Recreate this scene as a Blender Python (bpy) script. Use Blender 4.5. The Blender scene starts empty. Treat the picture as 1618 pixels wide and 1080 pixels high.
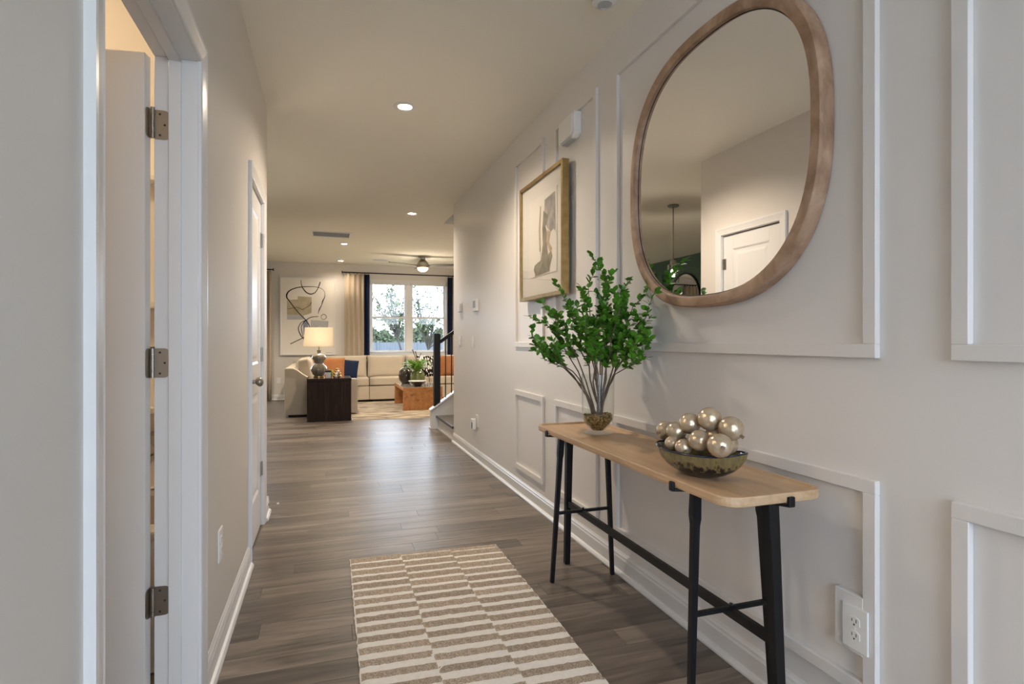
import bpy, bmesh, math, random
from mathutils import Matrix, Vector
random.seed(7)
S = bpy.context.scene
C = S.collection
PI = math.pi

# ------------------------------------------------------------ camera, world, exposure
cam_d = bpy.data.cameras.new('camera')
cam = bpy.data.objects.new('camera', cam_d); C.objects.link(cam)
cam.location = (0, 0, 1.165)
cam.rotation_euler = (PI / 2, 0, -math.atan(295 / 885))
cam_d.sensor_width = 36; cam_d.lens = 36 * 885 / 1618
cam_d.shift_y = -1.5 / 1618
cam_d.clip_start = 0.02; cam_d.clip_end = 300
S.camera = cam

world = bpy.data.worlds.new('overcast_sky'); S.world = world; world.use_nodes = True
bg = world.node_tree.nodes['Background']
bg.inputs[0].default_value = (0.69, 0.825, 1.0, 1)
bg.inputs[1].default_value = 8.0
S.view_settings.view_transform = 'Standard'; S.view_settings.look = 'None'
S.view_settings.gamma = 1.0; S.view_settings.use_curve_mapping = False
S.view_settings.exposure = 0.44
S.cycles.max_bounces = 10; S.cycles.diffuse_bounces = 6; S.cycles.glossy_bounces = 5
S.cycles.transparent_max_bounces = 16; S.cycles.sample_clamp_indirect = 6
S.cycles.use_denoising = True
S.cycles.caustics_reflective = False; S.cycles.caustics_refractive = False

def portal(name, loc, rot, sx, sy):
    l = bpy.data.lights.new(name, 'AREA'); l.shape = 'RECTANGLE'; l.size = sx; l.size_y = sy
    l.cycles.is_portal = True
    o = bpy.data.objects.new(name, l); o.location = loc; o.rotation_euler = rot; C.objects.link(o)
portal('window_portal', (1.68, 12.2, 1.66), (-PI / 2, 0, 0), 1.7, 1.7)
portal('patio_portal', (-2.3, 12.2, 1.05), (-PI / 2, 0, 0), 1.7, 2.1)
portal('entry_portal', (0.52, -2.25, 1.3), (PI / 2, 0, 0), 1.8, 2.6)
DOWN = 112.0            # watts of one recessed ceiling lamp
WARM = (1.0, 0.845, 0.675)

# ------------------------------------------------------------ materials
def srgb(r, g, b):
    f = lambda c: (c / 255 / 12.92) if c / 255 <= .04045 else ((c / 255 + .055) / 1.055) ** 2.4
    return (f(r), f(g), f(b), 1)
def L4(c): return tuple(c) if len(c) == 4 else (c[0], c[1], c[2], 1)
def nd(nt, t, **k):
    n = nt.nodes.new(t)
    for a, b in k.items(): setattr(n, a, b)
    return n
def mat(name, col, rough=.5, metal=0., spec=.5, var=None, bump=None, sc=(1, 1, 1), coat=0., rnd=0., rvar=0.):
    m = bpy.data.materials.new(name); m.use_nodes = True
    nt = m.node_tree; b = nt.nodes['Principled BSDF']
    b.inputs['Base Color'].default_value = L4(col); b.inputs['Roughness'].default_value = rough
    b.inputs['Metallic'].default_value = metal; b.inputs['Specular IOR Level'].default_value = spec
    b.inputs['Coat Weight'].default_value = coat; b.inputs['Coat Roughness'].default_value = .08
    tc = nd(nt, 'ShaderNodeTexCoord'); mp = nd(nt, 'ShaderNodeMapping'); mp.inputs['Scale'].default_value = sc
    nt.links.new(tc.outputs['Object'], mp.inputs[0])
    src = None
    if var:                                   # var = (scale, second colour, contrast)
        n = nd(nt, 'ShaderNodeTexNoise'); n.inputs['Scale'].default_value = var[0]; n.inputs['Detail'].default_value = 5
        nt.links.new(mp.outputs[0], n.inputs['Vector'])
        r = nd(nt, 'ShaderNodeValToRGB'); w = var[2] if len(var) > 2 else .25
        r.color_ramp.elements[0].position = .5 - w; r.color_ramp.elements[1].position = .5 + w
        r.color_ramp.elements[0].color = L4(col); r.color_ramp.elements[1].color = L4(var[1])
        nt.links.new(n.outputs['Fac'], r.inputs[0]); src = r.outputs[0]
        if rvar:
            mr = nd(nt, 'ShaderNodeMapRange'); mr.inputs[3].default_value = rough - rvar; mr.inputs[4].default_value = rough + rvar
            nt.links.new(n.outputs['Fac'], mr.inputs[0]); nt.links.new(mr.outputs[0], b.inputs['Roughness'])
    if rnd:
        oi = nd(nt, 'ShaderNodeObjectInfo'); hs = nd(nt, 'ShaderNodeHueSaturation')
        mr = nd(nt, 'ShaderNodeMapRange'); mr.inputs[3].default_value = 1 - rnd; mr.inputs[4].default_value = 1 + rnd
        nt.links.new(oi.outputs['Random'], mr.inputs[0]); nt.links.new(mr.outputs[0], hs.inputs['Value'])
        if src: nt.links.new(src, hs.inputs['Color'])
        else: hs.inputs['Color'].default_value = L4(col)
        src = hs.outputs[0]
    if src: nt.links.new(src, b.inputs['Base Color'])
    if bump:                                  # bump = (scale, strength)
        n = nd(nt, 'ShaderNodeTexNoise'); n.inputs['Scale'].default_value = bump[0]; n.inputs['Detail'].default_value = 4
        nt.links.new(mp.outputs[0], n.inputs['Vector'])
        bp = nd(nt, 'ShaderNodeBump'); bp.inputs['Strength'].default_value = bump[1]; bp.inputs['Distance'].default_value = .01
        nt.links.new(n.outputs['Fac'], bp.inputs['Height']); nt.links.new(bp.outputs[0], b.inputs['Normal'])
    return m
def wood(name, cols, sc, rough=.4, rnd=.0, bumps=.05, spec=.5, dist=.6, hue=0.):
    m = bpy.data.materials.new(name); m.use_nodes = True; nt = m.node_tree; b = nt.nodes['Principled BSDF']
    b.inputs['Specular IOR Level'].default_value = spec
    tc = nd(nt, 'ShaderNodeTexCoord'); oi = nd(nt, 'ShaderNodeObjectInfo')
    sx = nd(nt, 'ShaderNodeVectorMath', operation='SCALE'); sx.inputs['Scale'].default_value = 37.
    cb = nd(nt, 'ShaderNodeCombineXYZ')
    for i in range(3): nt.links.new(oi.outputs['Random'], cb.inputs[i])
    nt.links.new(cb.outputs[0], sx.inputs[0])
    ad = nd(nt, 'ShaderNodeVectorMath', operation='ADD')
    nt.links.new(tc.outputs['Object'], ad.inputs[0]); nt.links.new(sx.outputs[0], ad.inputs[1])
    mp = nd(nt, 'ShaderNodeMapping'); mp.inputs['Scale'].default_value = sc
    nt.links.new(ad.outputs[0], mp.inputs[0])
    n = nd(nt, 'ShaderNodeTexNoise'); n.inputs['Scale'].default_value = 1.; n.inputs['Detail'].default_value = 7
    n.inputs['Roughness'].default_value = .62; n.inputs['Distortion'].default_value = dist
    nt.links.new(mp.outputs[0], n.inputs['Vector'])
    r = nd(nt, 'ShaderNodeValToRGB'); els = r.color_ramp.elements
    k = len(cols)
    for i, c in enumerate(cols):
        p = .27 + .46 * i / (k - 1)
        e = els[i] if i < 2 else els.new(p)
        e.position = p; e.color = L4(c)
    for i, c in enumerate(cols):
        els[i].position = .27 + .46 * i / (k - 1); els[i].color = L4(c)
    nt.links.new(n.outputs['Fac'], r.inputs[0])
    src = r.outputs[0]
    if rnd:
        hs = nd(nt, 'ShaderNodeHueSaturation'); mr = nd(nt, 'ShaderNodeMapRange')
        mr.inputs[3].default_value = 1 - rnd; mr.inputs[4].default_value = 1 + rnd
        nt.links.new(oi.outputs['Random'], mr.inputs[0]); nt.links.new(mr.outputs[0], hs.inputs['Value'])
        nt.links.new(src, hs.inputs['Color']); src = hs.outputs[0]
    nt.links.new(src, b.inputs['Base Color'])
    mr = nd(nt, 'ShaderNodeMapRange'); mr.inputs[3].default_value = rough - .06; mr.inputs[4].default_value = rough + .06
    nt.links.new(n.outputs['Fac'], mr.inputs[0]); nt.links.new(mr.outputs[0], b.inputs['Roughness'])
    bp = nd(nt, 'ShaderNodeBump'); bp.inputs['Strength'].default_value = bumps; bp.inputs['Distance'].default_value = .004
    nt.links.new(n.outputs['Fac'], bp.inputs['Height']); nt.links.new(bp.outputs[0], b.inputs['Normal'])
    return m
def glass(name, tint=(1, 1, 1, 1), boost=1.0, ior=1.45):
    m = bpy.data.materials.new(name); m.use_nodes = True; nt = m.node_tree
    nt.nodes.remove(nt.nodes['Principled BSDF']); out = nt.nodes['Material Output']
    t = nd(nt, 'ShaderNodeBsdfTransparent'); t.inputs[0].default_value = tint
    g = nd(nt, 'ShaderNodeBsdfGlossy'); g.inputs['Roughness'].default_value = .01
    lw = nd(nt, 'ShaderNodeLayerWeight'); lw.inputs[0].default_value = .5
    pw = nd(nt, 'ShaderNodeMath', operation='POWER'); pw.inputs[1].default_value = 5.0
    f = nd(nt, 'ShaderNodeMapRange'); f.inputs[3].default_value = .04; f.inputs[4].default_value = 1.0
    nt.links.new(lw.outputs['Facing'], pw.inputs[0]); nt.links.new(pw.outputs[0], f.inputs[0])
    mx = nd(nt, 'ShaderNodeMixShader')
    mu = nd(nt, 'ShaderNodeMath', operation='MULTIPLY'); mu.inputs[1].default_value = boost; mu.use_clamp = True
    nt.links.new(f.outputs[0], mu.inputs[0]); nt.links.new(mu.outputs[0], mx.inputs[0])
    nt.links.new(t.outputs[0], mx.inputs[1]); nt.links.new(g.outputs[0], mx.inputs[2]); nt.links.new(mx.outputs[0], out.inputs[0])
    return m
def emit(name, col, st):
    m = bpy.data.materials.new(name); m.use_nodes = True; b = m.node_tree.nodes['Principled BSDF']
    b.inputs['Base Color'].default_value = L4(col); b.inputs['Emission Color'].default_value = L4(col)
    b.inputs['Emission Strength'].default_value = st; return m

M = {}
M['wall'] = mat('wall_paint', (.66, .625, .58), .55, spec=.3, bump=(260, .03))
M['wallr'] = mat('panelled_wall_paint', (.74, .712, .688), .36, spec=.45, bump=(90, .010))
M['trim'] = mat('trim_paint', (.72, .71, .70), .28, spec=.5)
M['ceil'] = mat('ceiling_paint', (.87, .835, .745), .9, spec=.1, bump=(180, .04))
M['green'] = mat('green_wall_paint', (.075, .13, .105), .5, spec=.3)
M['plank'] = wood('floor_plank', [(.050, .040, .033), (.128, .103, .084), (.185, .150, .120), (.285, .235, .190)], (1.7, 17, 8), .36, rnd=.28, bumps=.03, spec=.38, dist=.9)
M['subfloor'] = mat('floor_far', (.10, .08, .064), .32, var=(3, (.19, .155, .125), .3), sc=(1.2, 14, 1))
M['metal'] = mat('satin_nickel', (.36, .33, .29), .34, metal=1)
M['dkmetal'] = mat('screw_dark', (.03, .03, .03), .5)
M['black'] = mat('black_iron', (.006, .006, .007), .42, spec=.28, bump=(60, .05))
M['oak'] = wood('console_oak', [(.46, .295, .165), (.56, .375, .22), (.64, .445, .275)], (26, 2.2, 26), .45, bumps=.05)
M['mframe'] = wood('mirror_frame_wood', [(.21, .115, .066), (.37, .23, .145), (.52, .36, .245)], (14, 9, 9), .5, bumps=.08)
M['silver'] = mat('mirror_silver', (.93, .93, .93), .0, metal=1)
M['blackline'] = mat('black_liner', (.01, .01, .01), .6)
M['brass'] = mat('antique_gold', (.30, .20, .075), .40, metal=.85, var=(22, (.42, .30, .13), .2), bump=(40, .1))
M['matboard'] = mat('mat_board', (.75, .71, .65), .8)
M['paper'] = mat('art_paper', (.80, .76, .69), .85)
M['inkgrey'] = mat('ink_grey', (.20, .19, .19), .8, var=(14, (.50, .46, .42), .2))
M['inkdark'] = mat('ink_dark_olive', (.15, .14, .11), .8, var=(16, (.36, .32, .24), .2))
M['inktan'] = mat('ink_tan', (.45, .33, .18), .8, var=(18, (.60, .50, .36), .2))
M['ink'] = mat('ink_black', (.012, .012, .014), .7)
M['inkblue'] = mat('ink_blue', (.12, .16, .28), .8, var=(20, (.40, .42, .48), .2))
M['glass'] = glass('window_glass')
M['vglass'] = glass('vase_glass', (.97, .98, .97, 1), 1.0)
M['plastic'] = mat('white_plastic', (.80, .79, .77), .35)
M['slot'] = mat('dark_slot', (.03, .03, .03), .6)
M['screen'] = mat('grey_display', (.30, .34, .40), .2)
M['rugcream'] = mat('rug_cream_wool', (.87, .84, .79), .95, spec=.1, var=(60, (.79, .75, .69), .3), bump=(220, .5))
M['rugbeige'] = mat('rug_beige_wool', (.60, .50, .40), .95, spec=.1, var=(150, (.36, .285, .215), .12), bump=(260, .8), rnd=.12)
M['leaf'] = mat('leaf_green', (.06, .21, .012), .36, spec=.4, rnd=.5, var=(9, (.11, .32, .025), .2))
M['bark'] = mat('twig_bark', (.10, .062, .045), .8, var=(40, (.17, .12, .095), .2), bump=(80, .3))
M['moss'] = mat('amber_pebbles', (.46, .29, .10), .35, var=(110, (.06, .035, .014), .08), rnd=.2)
M['pearl'] = mat('gilded_shell', (.62, .53, .41), .24, metal=.45, var=(30, (.44, .29, .13), .22), bump=(60, .25), rnd=.08, coat=.35)
M['stem'] = mat('ball_stem', (.22, .15, .09), .7)
def bowl_mat():
    m = mat('glazed_bowl', (.012, .014, .014), .12, coat=.5); nt = m.node_tree; b = nt.nodes['Principled BSDF']
    tc = nd(nt, 'ShaderNodeTexCoord'); mp = nd(nt, 'ShaderNodeMapping'); mp.inputs['Scale'].default_value = (70, 70, 9)
    nt.links.new(tc.outputs['Object'], mp.inputs[0])
    n = nd(nt, 'ShaderNodeTexNoise'); n.inputs['Scale'].default_value = 1; n.inputs['Detail'].default_value = 4
    nt.links.new(mp.outputs[0], n.inputs['Vector'])
    sp = nd(nt, 'ShaderNodeSeparateXYZ'); nt.links.new(tc.outputs['Object'], sp.inputs[0])
    g = nd(nt, 'ShaderNodeMapRange'); g.inputs[1].default_value = -.034; g.inputs[2].default_value = .015; g.inputs[3].default_value = -.30; g.inputs[4].default_value = .22
    nt.links.new(sp.outputs[2], g.inputs[0])
    a = nd(nt, 'ShaderNodeMath', operation='ADD'); nt.links.new(n.outputs[0], a.inputs[0]); nt.links.new(g.outputs[0], a.inputs[1])
    r = nd(nt, 'ShaderNodeValToRGB'); e = r.color_ramp.elements
    e[0].position = .42; e[0].color = (.010, .011, .014, 1); e[1].position = .62; e[1].color = (.22, .165, .065, 1)
    x = e.new(.82); x.color = (.15, .12, .06, 1)
    nt.links.new(a.outputs[0], r.inputs[0]); nt.links.new(r.outputs[0], b.inputs['Base Color']); return m
M['bowl'] = bowl_mat()
M['bowlrim'] = mat('bowl_rim_glaze', (.02, .025, .05), .12)
M['linen'] = mat('sofa_linen', (.50, .435, .34), .9, spec=.15, bump=(300, .25))
M['linen2'] = mat('sofa_plinth', (.03, .025, .02), .8)
M['rust'] = mat('rust_velvet', (.27, .10, .032), .7, spec=.2, var=(9, (.36, .15, .055), .3))
M['navy'] = mat('navy_fabric', (.012, .02, .05), .85, spec=.15)
M['pattern'] = None
M['burl'] = wood('burl_wood', [(.17, .055, .010), (.38, .15, .035), (.46, .20, .055), (.54, .26, .08)], (9, 9, 9), .35, bumps=.02, dist=1.5)
M['tabletop'] = mat('polished_top', (.40, .36, .33), .12, coat=.6)
M['darkwood'] = wood('dark_wood', [(.008, .004, .003), (.020, .010, .006), (.045, .025, .015)], (26, 26, 2.2), .6, bumps=.1, spec=.2)
M['darktop'] = mat('dark_glossy_top', (.05, .035, .028), .18, coat=.5)
M['ceramic'] = mat('ribbed_ceramic', (.14, .12, .085), .22, coat=.5, var=(8, (.23, .20, .15), .3))
M['gold'] = mat('bright_gold', (.55, .34, .12), .25, metal=1)
M['curtain'] = mat('beige_curtain', (.52, .44, .34), .9, spec=.1, bump=(200, .1))
M['carpet'] = mat('distressed_carpet', (.54, .45, .33), .95, spec=.05, var=(3.5, (.17, .145, .12), .17), bump=(200, .3), sc=(1, 2.2, 1))
M['fernleaf'] = mat('fern_green', (.15, .30, .03), .5, rnd=.3)
M['fernpot'] = mat('olive_glaze', (.17, .20, .075), .2, coat=.4, var=(12, (.09, .11, .03), .2))
M['dkvase'] = mat('dark_brown_glaze', (.03, .02, .014), .25, coat=.3)
M['slat'] = mat('blind_slat', (.66, .66, .64), .5)
M['grille'] = mat('grille_grey', (.50, .52, .55), .5)
M['tread'] = mat('tread_dark', (.10, .085, .075), .28)
M['nosing'] = mat('nosing_dark', (.025, .02, .018), .3)
M['lens'] = emit('lamp_lens', (1, .86, .66), 12)
M['bulbglass'] = emit('fan_lamp_bowl', (1, .84, .62), 1.6)
M['bulb'] = emit('pendant_bulb', (1, .82, .58), 5)
M['tub'] = mat('tub_acrylic', (.78, .74, .68), .15)
M['chrome'] = mat('chrome', (.6, .6, .6), .12, metal=1)
M['lawn'] = mat('lawn', (.05, .07, .028), .9, var=(2, (.07, .09, .04), .3))
M['treeleaf'] = mat('tree_leaves', (.050, .070, .022), .8, var=(1.5, (.085, .105, .04), .2))
M['trunk'] = mat('tree_bark', (.045, .04, .035), .9)
M['fence'] = mat('white_vinyl', (.11, .12, .14), .6, spec=.2)
M['hedge'] = mat('distant_foliage', (.050, .070, .035), .95, var=(.8, (.08, .10, .06), .2))

def shade_mat():
    m = bpy.data.materials.new('lamp_shade_linen'); m.use_nodes = True; nt = m.node_tree
    nt.nodes.remove(nt.nodes['Principled BSDF']); out = nt.nodes['Material Output']
    d = nd(nt, 'ShaderNodeBsdfDiffuse'); d.inputs[0].default_value = (.85, .80, .72, 1)
    t = nd(nt, 'ShaderNodeBsdfTranslucent'); t.inputs[0].default_value = (.85, .78, .66, 1)
    x = nd(nt, 'ShaderNodeMixShader'); x.inputs[0].default_value = .5
    nt.links.new(d.outputs[0], x.inputs[1]); nt.links.new(t.outputs[0], x.inputs[2]); nt.links.new(x.outputs[0], out.inputs[0]); return m
M['shade'] = shade_mat()
def pattern_mat():
    m = mat('black_white_weave', (.8, .78, .72), .9, spec=.1); nt = m.node_tree; b = nt.nodes['Principled BSDF']
    tc = nd(nt, 'ShaderNodeTexCoord'); mp = nd(nt, 'ShaderNodeMapping'); mp.inputs['Scale'].default_value = (34, 1, 17)
    nt.links.new(tc.outputs['Object'], mp.inputs[0])
    v = nd(nt, 'ShaderNodeTexVoronoi'); v.inputs['Scale'].default_value = 1.0; nt.links.new(mp.outputs[0], v.inputs['Vector'])
    r = nd(nt, 'ShaderNodeValToRGB'); r.color_ramp.interpolation = 'CONSTANT'
    r.color_ramp.elements[0].color = (.75, .72, .66, 1); r.color_ramp.elements[1].position = .48; r.color_ramp.elements[1].color = (.015, .014, .014, 1)
    nt.links.new(v.outputs['Distance'], r.inputs[0]); nt.links.new(r.outputs[0], b.inputs['Base Color']); return m
M['pattern'] = pattern_mat()

# ------------------------------------------------------------ builders
def WM(o):
    m = o.matrix_basis.copy()
    if o.parent: m = WM(o.parent) @ o.matrix_parent_inverse @ m
    return m
def par(ch, p):
    ch.parent = p; ch.matrix_parent_inverse = WM(p).inverted()
def tag(o, label=None, cat=None, group=None, kind=None):
    if label: o['label'] = label
    if cat: o['category'] = cat
    if group: o['group'] = group
    if kind: o['kind'] = kind
    return o
def thing(name, loc, label, cat, group=None):
    o = bpy.data.objects.new(name, None); o.empty_display_size = .05; o.location = loc; C.objects.link(o)
    return tag(o, label, cat, group)
class MB:
    def __init__(s): s.v = []; s.f = []; s.sm = []
    def add(s, vs, fs, smooth=False):
        b = len(s.v); s.v += [tuple(v) for v in vs]; s.f += [tuple(i + b for i in f) for f in fs]; s.sm += [smooth] * len(fs); return s
    def box(s, x0, x1, y0, y1, z0, z1):
        return s.add([(x0, y0, z0), (x1, y0, z0), (x1, y1, z0), (x0, y1, z0), (x0, y0, z1), (x1, y0, z1), (x1, y1, z1), (x0, y1, z1)],
                     [(3, 2, 1, 0), (4, 5, 6, 7), (0, 1, 5, 4), (1, 2, 6, 5), (2, 3, 7, 6), (3, 0, 4, 7)])
    def bar(s, p, q, w, h, w2=None, h2=None, up=(0, 0, 1)):
        p = Vector(p); q = Vector(q); d = (q - p).normalized(); u = Vector(up)
        if abs(d.dot(u)) > .95: u = Vector((0, 1, 0))
        a = d.cross(u).normalized(); b = a.cross(d).normalized(); w2 = w2 or w; h2 = h2 or h
        vs = [p + a * i * w / 2 + b * j * h / 2 for i, j in ((-1, -1), (1, -1), (1, 1), (-1, 1))] + [q + a * i * w2 / 2 + b * j * h2 / 2 for i, j in ((-1, -1), (1, -1), (1, 1), (-1, 1))]
        return s.add(vs, [(0, 3, 2, 1)[::-1], (4, 5, 6, 7)[::-1], (0, 1, 5, 4), (1, 2, 6, 5), (2, 3, 7, 6), (3, 0, 4, 7)])
    def tube(s, pts, rs, n=8, caps=True):
        pts = [Vector(p) for p in pts]; rs = rs if isinstance(rs, (list, tuple)) else [rs] * len(pts)
        rings = []; prev = None
        for i, p in enumerate(pts):
            d = (pts[min(i + 1, len(pts) - 1)] - pts[max(i - 1, 0)]).normalized()
            if prev is None:
                u = Vector((0, 0, 1)) if abs(d.z) < .9 else Vector((1, 0, 0)); a = d.cross(u).normalized()
            else: a = (prev - d * prev.dot(d)).normalized()
            prev = a; b = d.cross(a)
            rings.append([p + (a * math.cos(2 * PI * k / n) + b * math.sin(2 * PI * k / n)) * rs[i] for k in range(n)])
        vs = [v for r in rings for v in r]; fs = []
        for i in range(len(pts) - 1):
            for k in range(n): fs.append((i * n + k, i * n + (k + 1) % n, (i + 1) * n + (k + 1) % n, (i + 1) * n + k))
        s.add(vs, fs, True)
        if caps:
            s.add(rings[0], [tuple(range(n))[::-1]]); s.add(rings[-1], [tuple(range(n))])
        return s
    def lathe(s, prof, c, n=24, sx=1, sy=1, flute=None):
        vs = []; fs = []; cx, cy, cz = c
        for r, z in prof:
            for k in range(n):
                a = 2 * PI * k / n; rr = r * (1 + flute[1] * math.cos(flute[0] * a)) if flute else r
                vs.append((cx + rr * sx * math.cos(a), cy + rr * sy * math.sin(a), cz + z))
        for i in range(len(prof) - 1):
            for k in range(n): fs.append((i * n + k, i * n + (k + 1) % n, (i + 1) * n + (k + 1) % n, (i + 1) * n + k))
        s.add(vs, fs, True)
        for i, rev in ((0, True), (len(prof) - 1, False)):
            if prof[i][0] > 1e-4:
                ring = vs[i * n:(i + 1) * n]; s.add(ring, [tuple(range(n))[::-1] if rev else tuple(range(n))])
        return s
    def prism(s, poly, axis, a, b):
        # poly: 2D points; axis 'x': (y,z), 'y': (x,z), 'z': (x,y)
        f = {'x': lambda p, t: (t, p[0], p[1]), 'y': lambda p, t: (p[0], t, p[1]), 'z': lambda p, t: (p[0], p[1], t)}[axis]
        n = len(poly); vs = [f(p, a) for p in poly] + [f(p, b) for p in poly]
        return s.add(vs, [tuple(range(n))[::-1], tuple(range(n, 2 * n))] + [(i, (i + 1) % n, n + (i + 1) % n, n + i) for i in range(n)])
    def sphere(s, c, r, n=16, m=10, sc=(1, 1, 1)):
        vs = []; fs = []
        for i in range(m + 1):
            t = PI * i / m
            for k in range(n):
                a = 2 * PI * k / n; vs.append((c[0] + r * sc[0] * math.sin(t) * math.cos(a), c[1] + r * sc[1] * math.sin(t) * math.sin(a), c[2] + r * sc[2] * math.cos(t)))
        for i in range(m):
            for k in range(n): fs.append((i * n + k, (i + 1) * n + k, (i + 1) * n + (k + 1) % n, i * n + (k + 1) % n))
        return s.add(vs, fs, True)
    def mesh(s, name, m, off=(0, 0, 0), bevel=0, seg=2, smooth_all=False):
        me = bpy.data.meshes.new(name)
        me.from_pydata([(v[0] - off[0], v[1] - off[1], v[2] - off[2]) for v in s.v], [], s.f); me.update()
        for p, t in zip(me.polygons, s.sm): p.use_smooth = t or smooth_all
        bm = bmesh.new(); bm.from_mesh(me); bmesh.ops.remove_doubles(bm, verts=bm.verts, dist=1e-6)
        bmesh.ops.recalc_face_normals(bm, faces=bm.faces)
        if bevel:
            ed = [e for e in bm.edges if len(e.link_faces) == 2 and e.calc_face_angle(0) > .5]
            bmesh.ops.bevel(bm, geom=ed, offset=bevel, segments=seg, affect='EDGES', profile=.6)
        for e in bm.edges:
            if len(e.link_faces) == 2 and e.calc_face_angle(0) > .75: e.smooth = False
        bm.to_mesh(me); bm.free(); me.materials.append(m); return me
    def build(s, name, m, parent=None, bevel=0, seg=2, origin=None, smooth_all=False):
        if origin is None:
            lo = [min(v[i] for v in s.v) for i in range(3)]; hi = [max(v[i] for v in s.v) for i in range(3)]
            origin = [(a + b) / 2 for a, b in zip(lo, hi)]
        me = s.mesh(name, m, origin, bevel, seg, smooth_all); o = bpy.data.objects.new(name, me); o.location = origin; C.objects.link(o)
        if parent: par(o, parent)
        return o
def box(name, x0, x1, y0, y1, z0, z1, m, parent=None, bevel=0, seg=2):
    return MB().box(x0, x1, y0, y1, z0, z1).build(name, m, parent, bevel, seg)
def struct(o): o['kind'] = 'structure'; return o
def soft(name, c, size, m, parent=None, rot=(0, 0, 0), puff=.35, n=10):
    """a stuffed cushion: rounded superellipsoid-like pad; size = full extents"""
    bm = bmesh.new(); bmesh.ops.create_cube(bm, size=2); bmesh.ops.subdivide_edges(bm, edges=bm.edges[:], cuts=n, use_grid_fill=True)
    thin = min(range(3), key=lambda i: size[i])
    for v in bm.verts:
        p = list(v.co); a, b = [i for i in range(3) if i != thin]
        e = (1 - abs(p[a]) ** 4) * (1 - abs(p[b]) ** 4)
        p[thin] *= (1 - puff) + puff * max(e, 0) ** .5
        k = .035 * (1 - max(e, 0))
        p[a] *= 1 - k * (1 - abs(p[b]) ** 2); p[b] *= 1 - k * (1 - abs(p[a]) ** 2)
        v.co = (p[0] * size[0] / 2, p[1] * size[1] / 2, p[2] * size[2] / 2)
    for f in bm.faces: f.smooth = True
    me = bpy.data.meshes.new(name); bm.to_mesh(me); bm.free(); me.materials.append(m)
    o = bpy.data.objects.new(name, me); o.location = c; o.rotation_euler = rot; C.objects.link(o)
    if parent: par(o, parent)
    return o

XL, XR, YB, ZC = -.378, 1.411, 11.95, 2.74
XG, XE, YF = -3.58, 3.6, -2.1         # green wall, east wall, front wall
YS = 4.15                             # end of the left hall wall
YW = 6.365                            # end of the right hall wall

# ------------------------------------------------------------ room shell
floor = struct(box('floor', XG - .1, XE + .1, YF - .1, YB + .1, -.15, -.004, M['subfloor']))
w = .123; row = 0; y = .30
pl_cache = {}
while y < 8.7:
    if y < YS - .1: xa, xb = XL, XR
    elif y < 7.40: xa, xb = -1.75, XR - .015
    else: xa, xb = -1.75, 2.3
    x = xa - random.uniform(.05, 1.15)
    while x < xb:
        a, b = max(x, xa), min(x + 1.22, xb)
        if b - a > .04:
            MB().box(a + .0006, b - .0006, y + .0006, y + w - .0006, -.004, 0).build('plank', M['plank'], floor, .0008, 1)
        x += 1.22
    y += w
# ceiling with the stairwell opening
cm = MB().box(XG - .1, XE + .1, YF - .1, YW, ZC, ZC + .15).box(XG - .1, 1.506, YW, 7.42, ZC, ZC + .15).box(XG - .1, XE + .1, 7.42, YB + .1, ZC, ZC + .15)
struct(cm.build('ceiling', M['ceil']))
# right hall wall
wr = struct(box('wall_right', XR, XR + .12, YF - .1, YW, 0, ZC, M['wallr']))
# left hall wall with two door openings
D1a, D1b = 1.164, 1.965; D2a, D2b = 3.245, 3.87; DH = 2.035
WT = .115
m = MB()
J = .018
for a, b in ((YF - .1, D1a - J), (D1b + J, D2a - J), (D2b + J, YS)): m.box(XL - WT, XL, a, b, 0, ZC)
for a, b in ((D1a - J, D1b + J), (D2a - J, D2b + J)): m.box(XL - WT, XL, a, b, DH + J, ZC)
struct(m.build('wall_left', M['wall']))
# return wall towards the dining side, green wall, back wall, east wall, stairwell walls, front wall
struct(box('wall_dining_return', XG, XL - WT, YS - WT, YS, 0, ZC, M['wall']))
struct(box('wall_green', XG - .1, XG, YF - .1, YB + .1, 0, ZC, M['green']))
m = MB()
WX0, WX1, WZ0, WZ1 = .87, 2.50, .90, 2.44
PX0, PX1, PZ1 = -3.05, -1.45, 2.1
for a in ((XG - .1, PX0, 0, ZC), (PX0, PX1, PZ1, ZC), (PX1, WX0, 0, ZC), (WX0, WX1, 0, WZ0), (WX0, WX1, WZ1, ZC), (WX1, XE + .1, 0, ZC)):
    m.box(a[0], a[1], YB, YB + .14, a[2], a[3])
struct(m.build('wall_back', M['wall']))
struct(box('wall_east', XE, XE + .1, YW - .12, YB + .1, 0, 5.3, M['wall']))
struct(box('wall_stair_near', XR + .12, XE, YW - .12, YW, 0, 5.3, M['wall']))
struct(box('wall_stair_upper', 1.386, XE, 7.42, 7.54, ZC + .15, 5.3, M['wall']))
struct(box('wall_stair_end', 1.386, 1.506, YW, 7.42, ZC + .15, 5.3, M['wall']))
struct(box('ceiling_stairwell', 1.386, XE + .1, YW - .12, 7.54, 5.3, 5.4, M['ceil']))
m = MB()
for a in ((XL - WT, -.34, 0, ZC), (1.38, XR + .12, 0, ZC), (-.34, 1.38, 2.60, ZC)): m.box(a[0], a[1], YF - .1, YF, a[2], a[3])
struct(m.build('wall_front', M['wall']))
# tub room shell
struct(box('wall_bath_far', -2.3, XL - WT, 2.98, 3.08, 0, ZC, M['wall']))
struct(box('wall_bath_side', -2.4, -2.3, .2, 3.08, 0, ZC, M['wall']))
struct(box('wall_bath_near', -2.3, XL - WT, .2, .3, 0, ZC, M['wall']))

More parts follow.
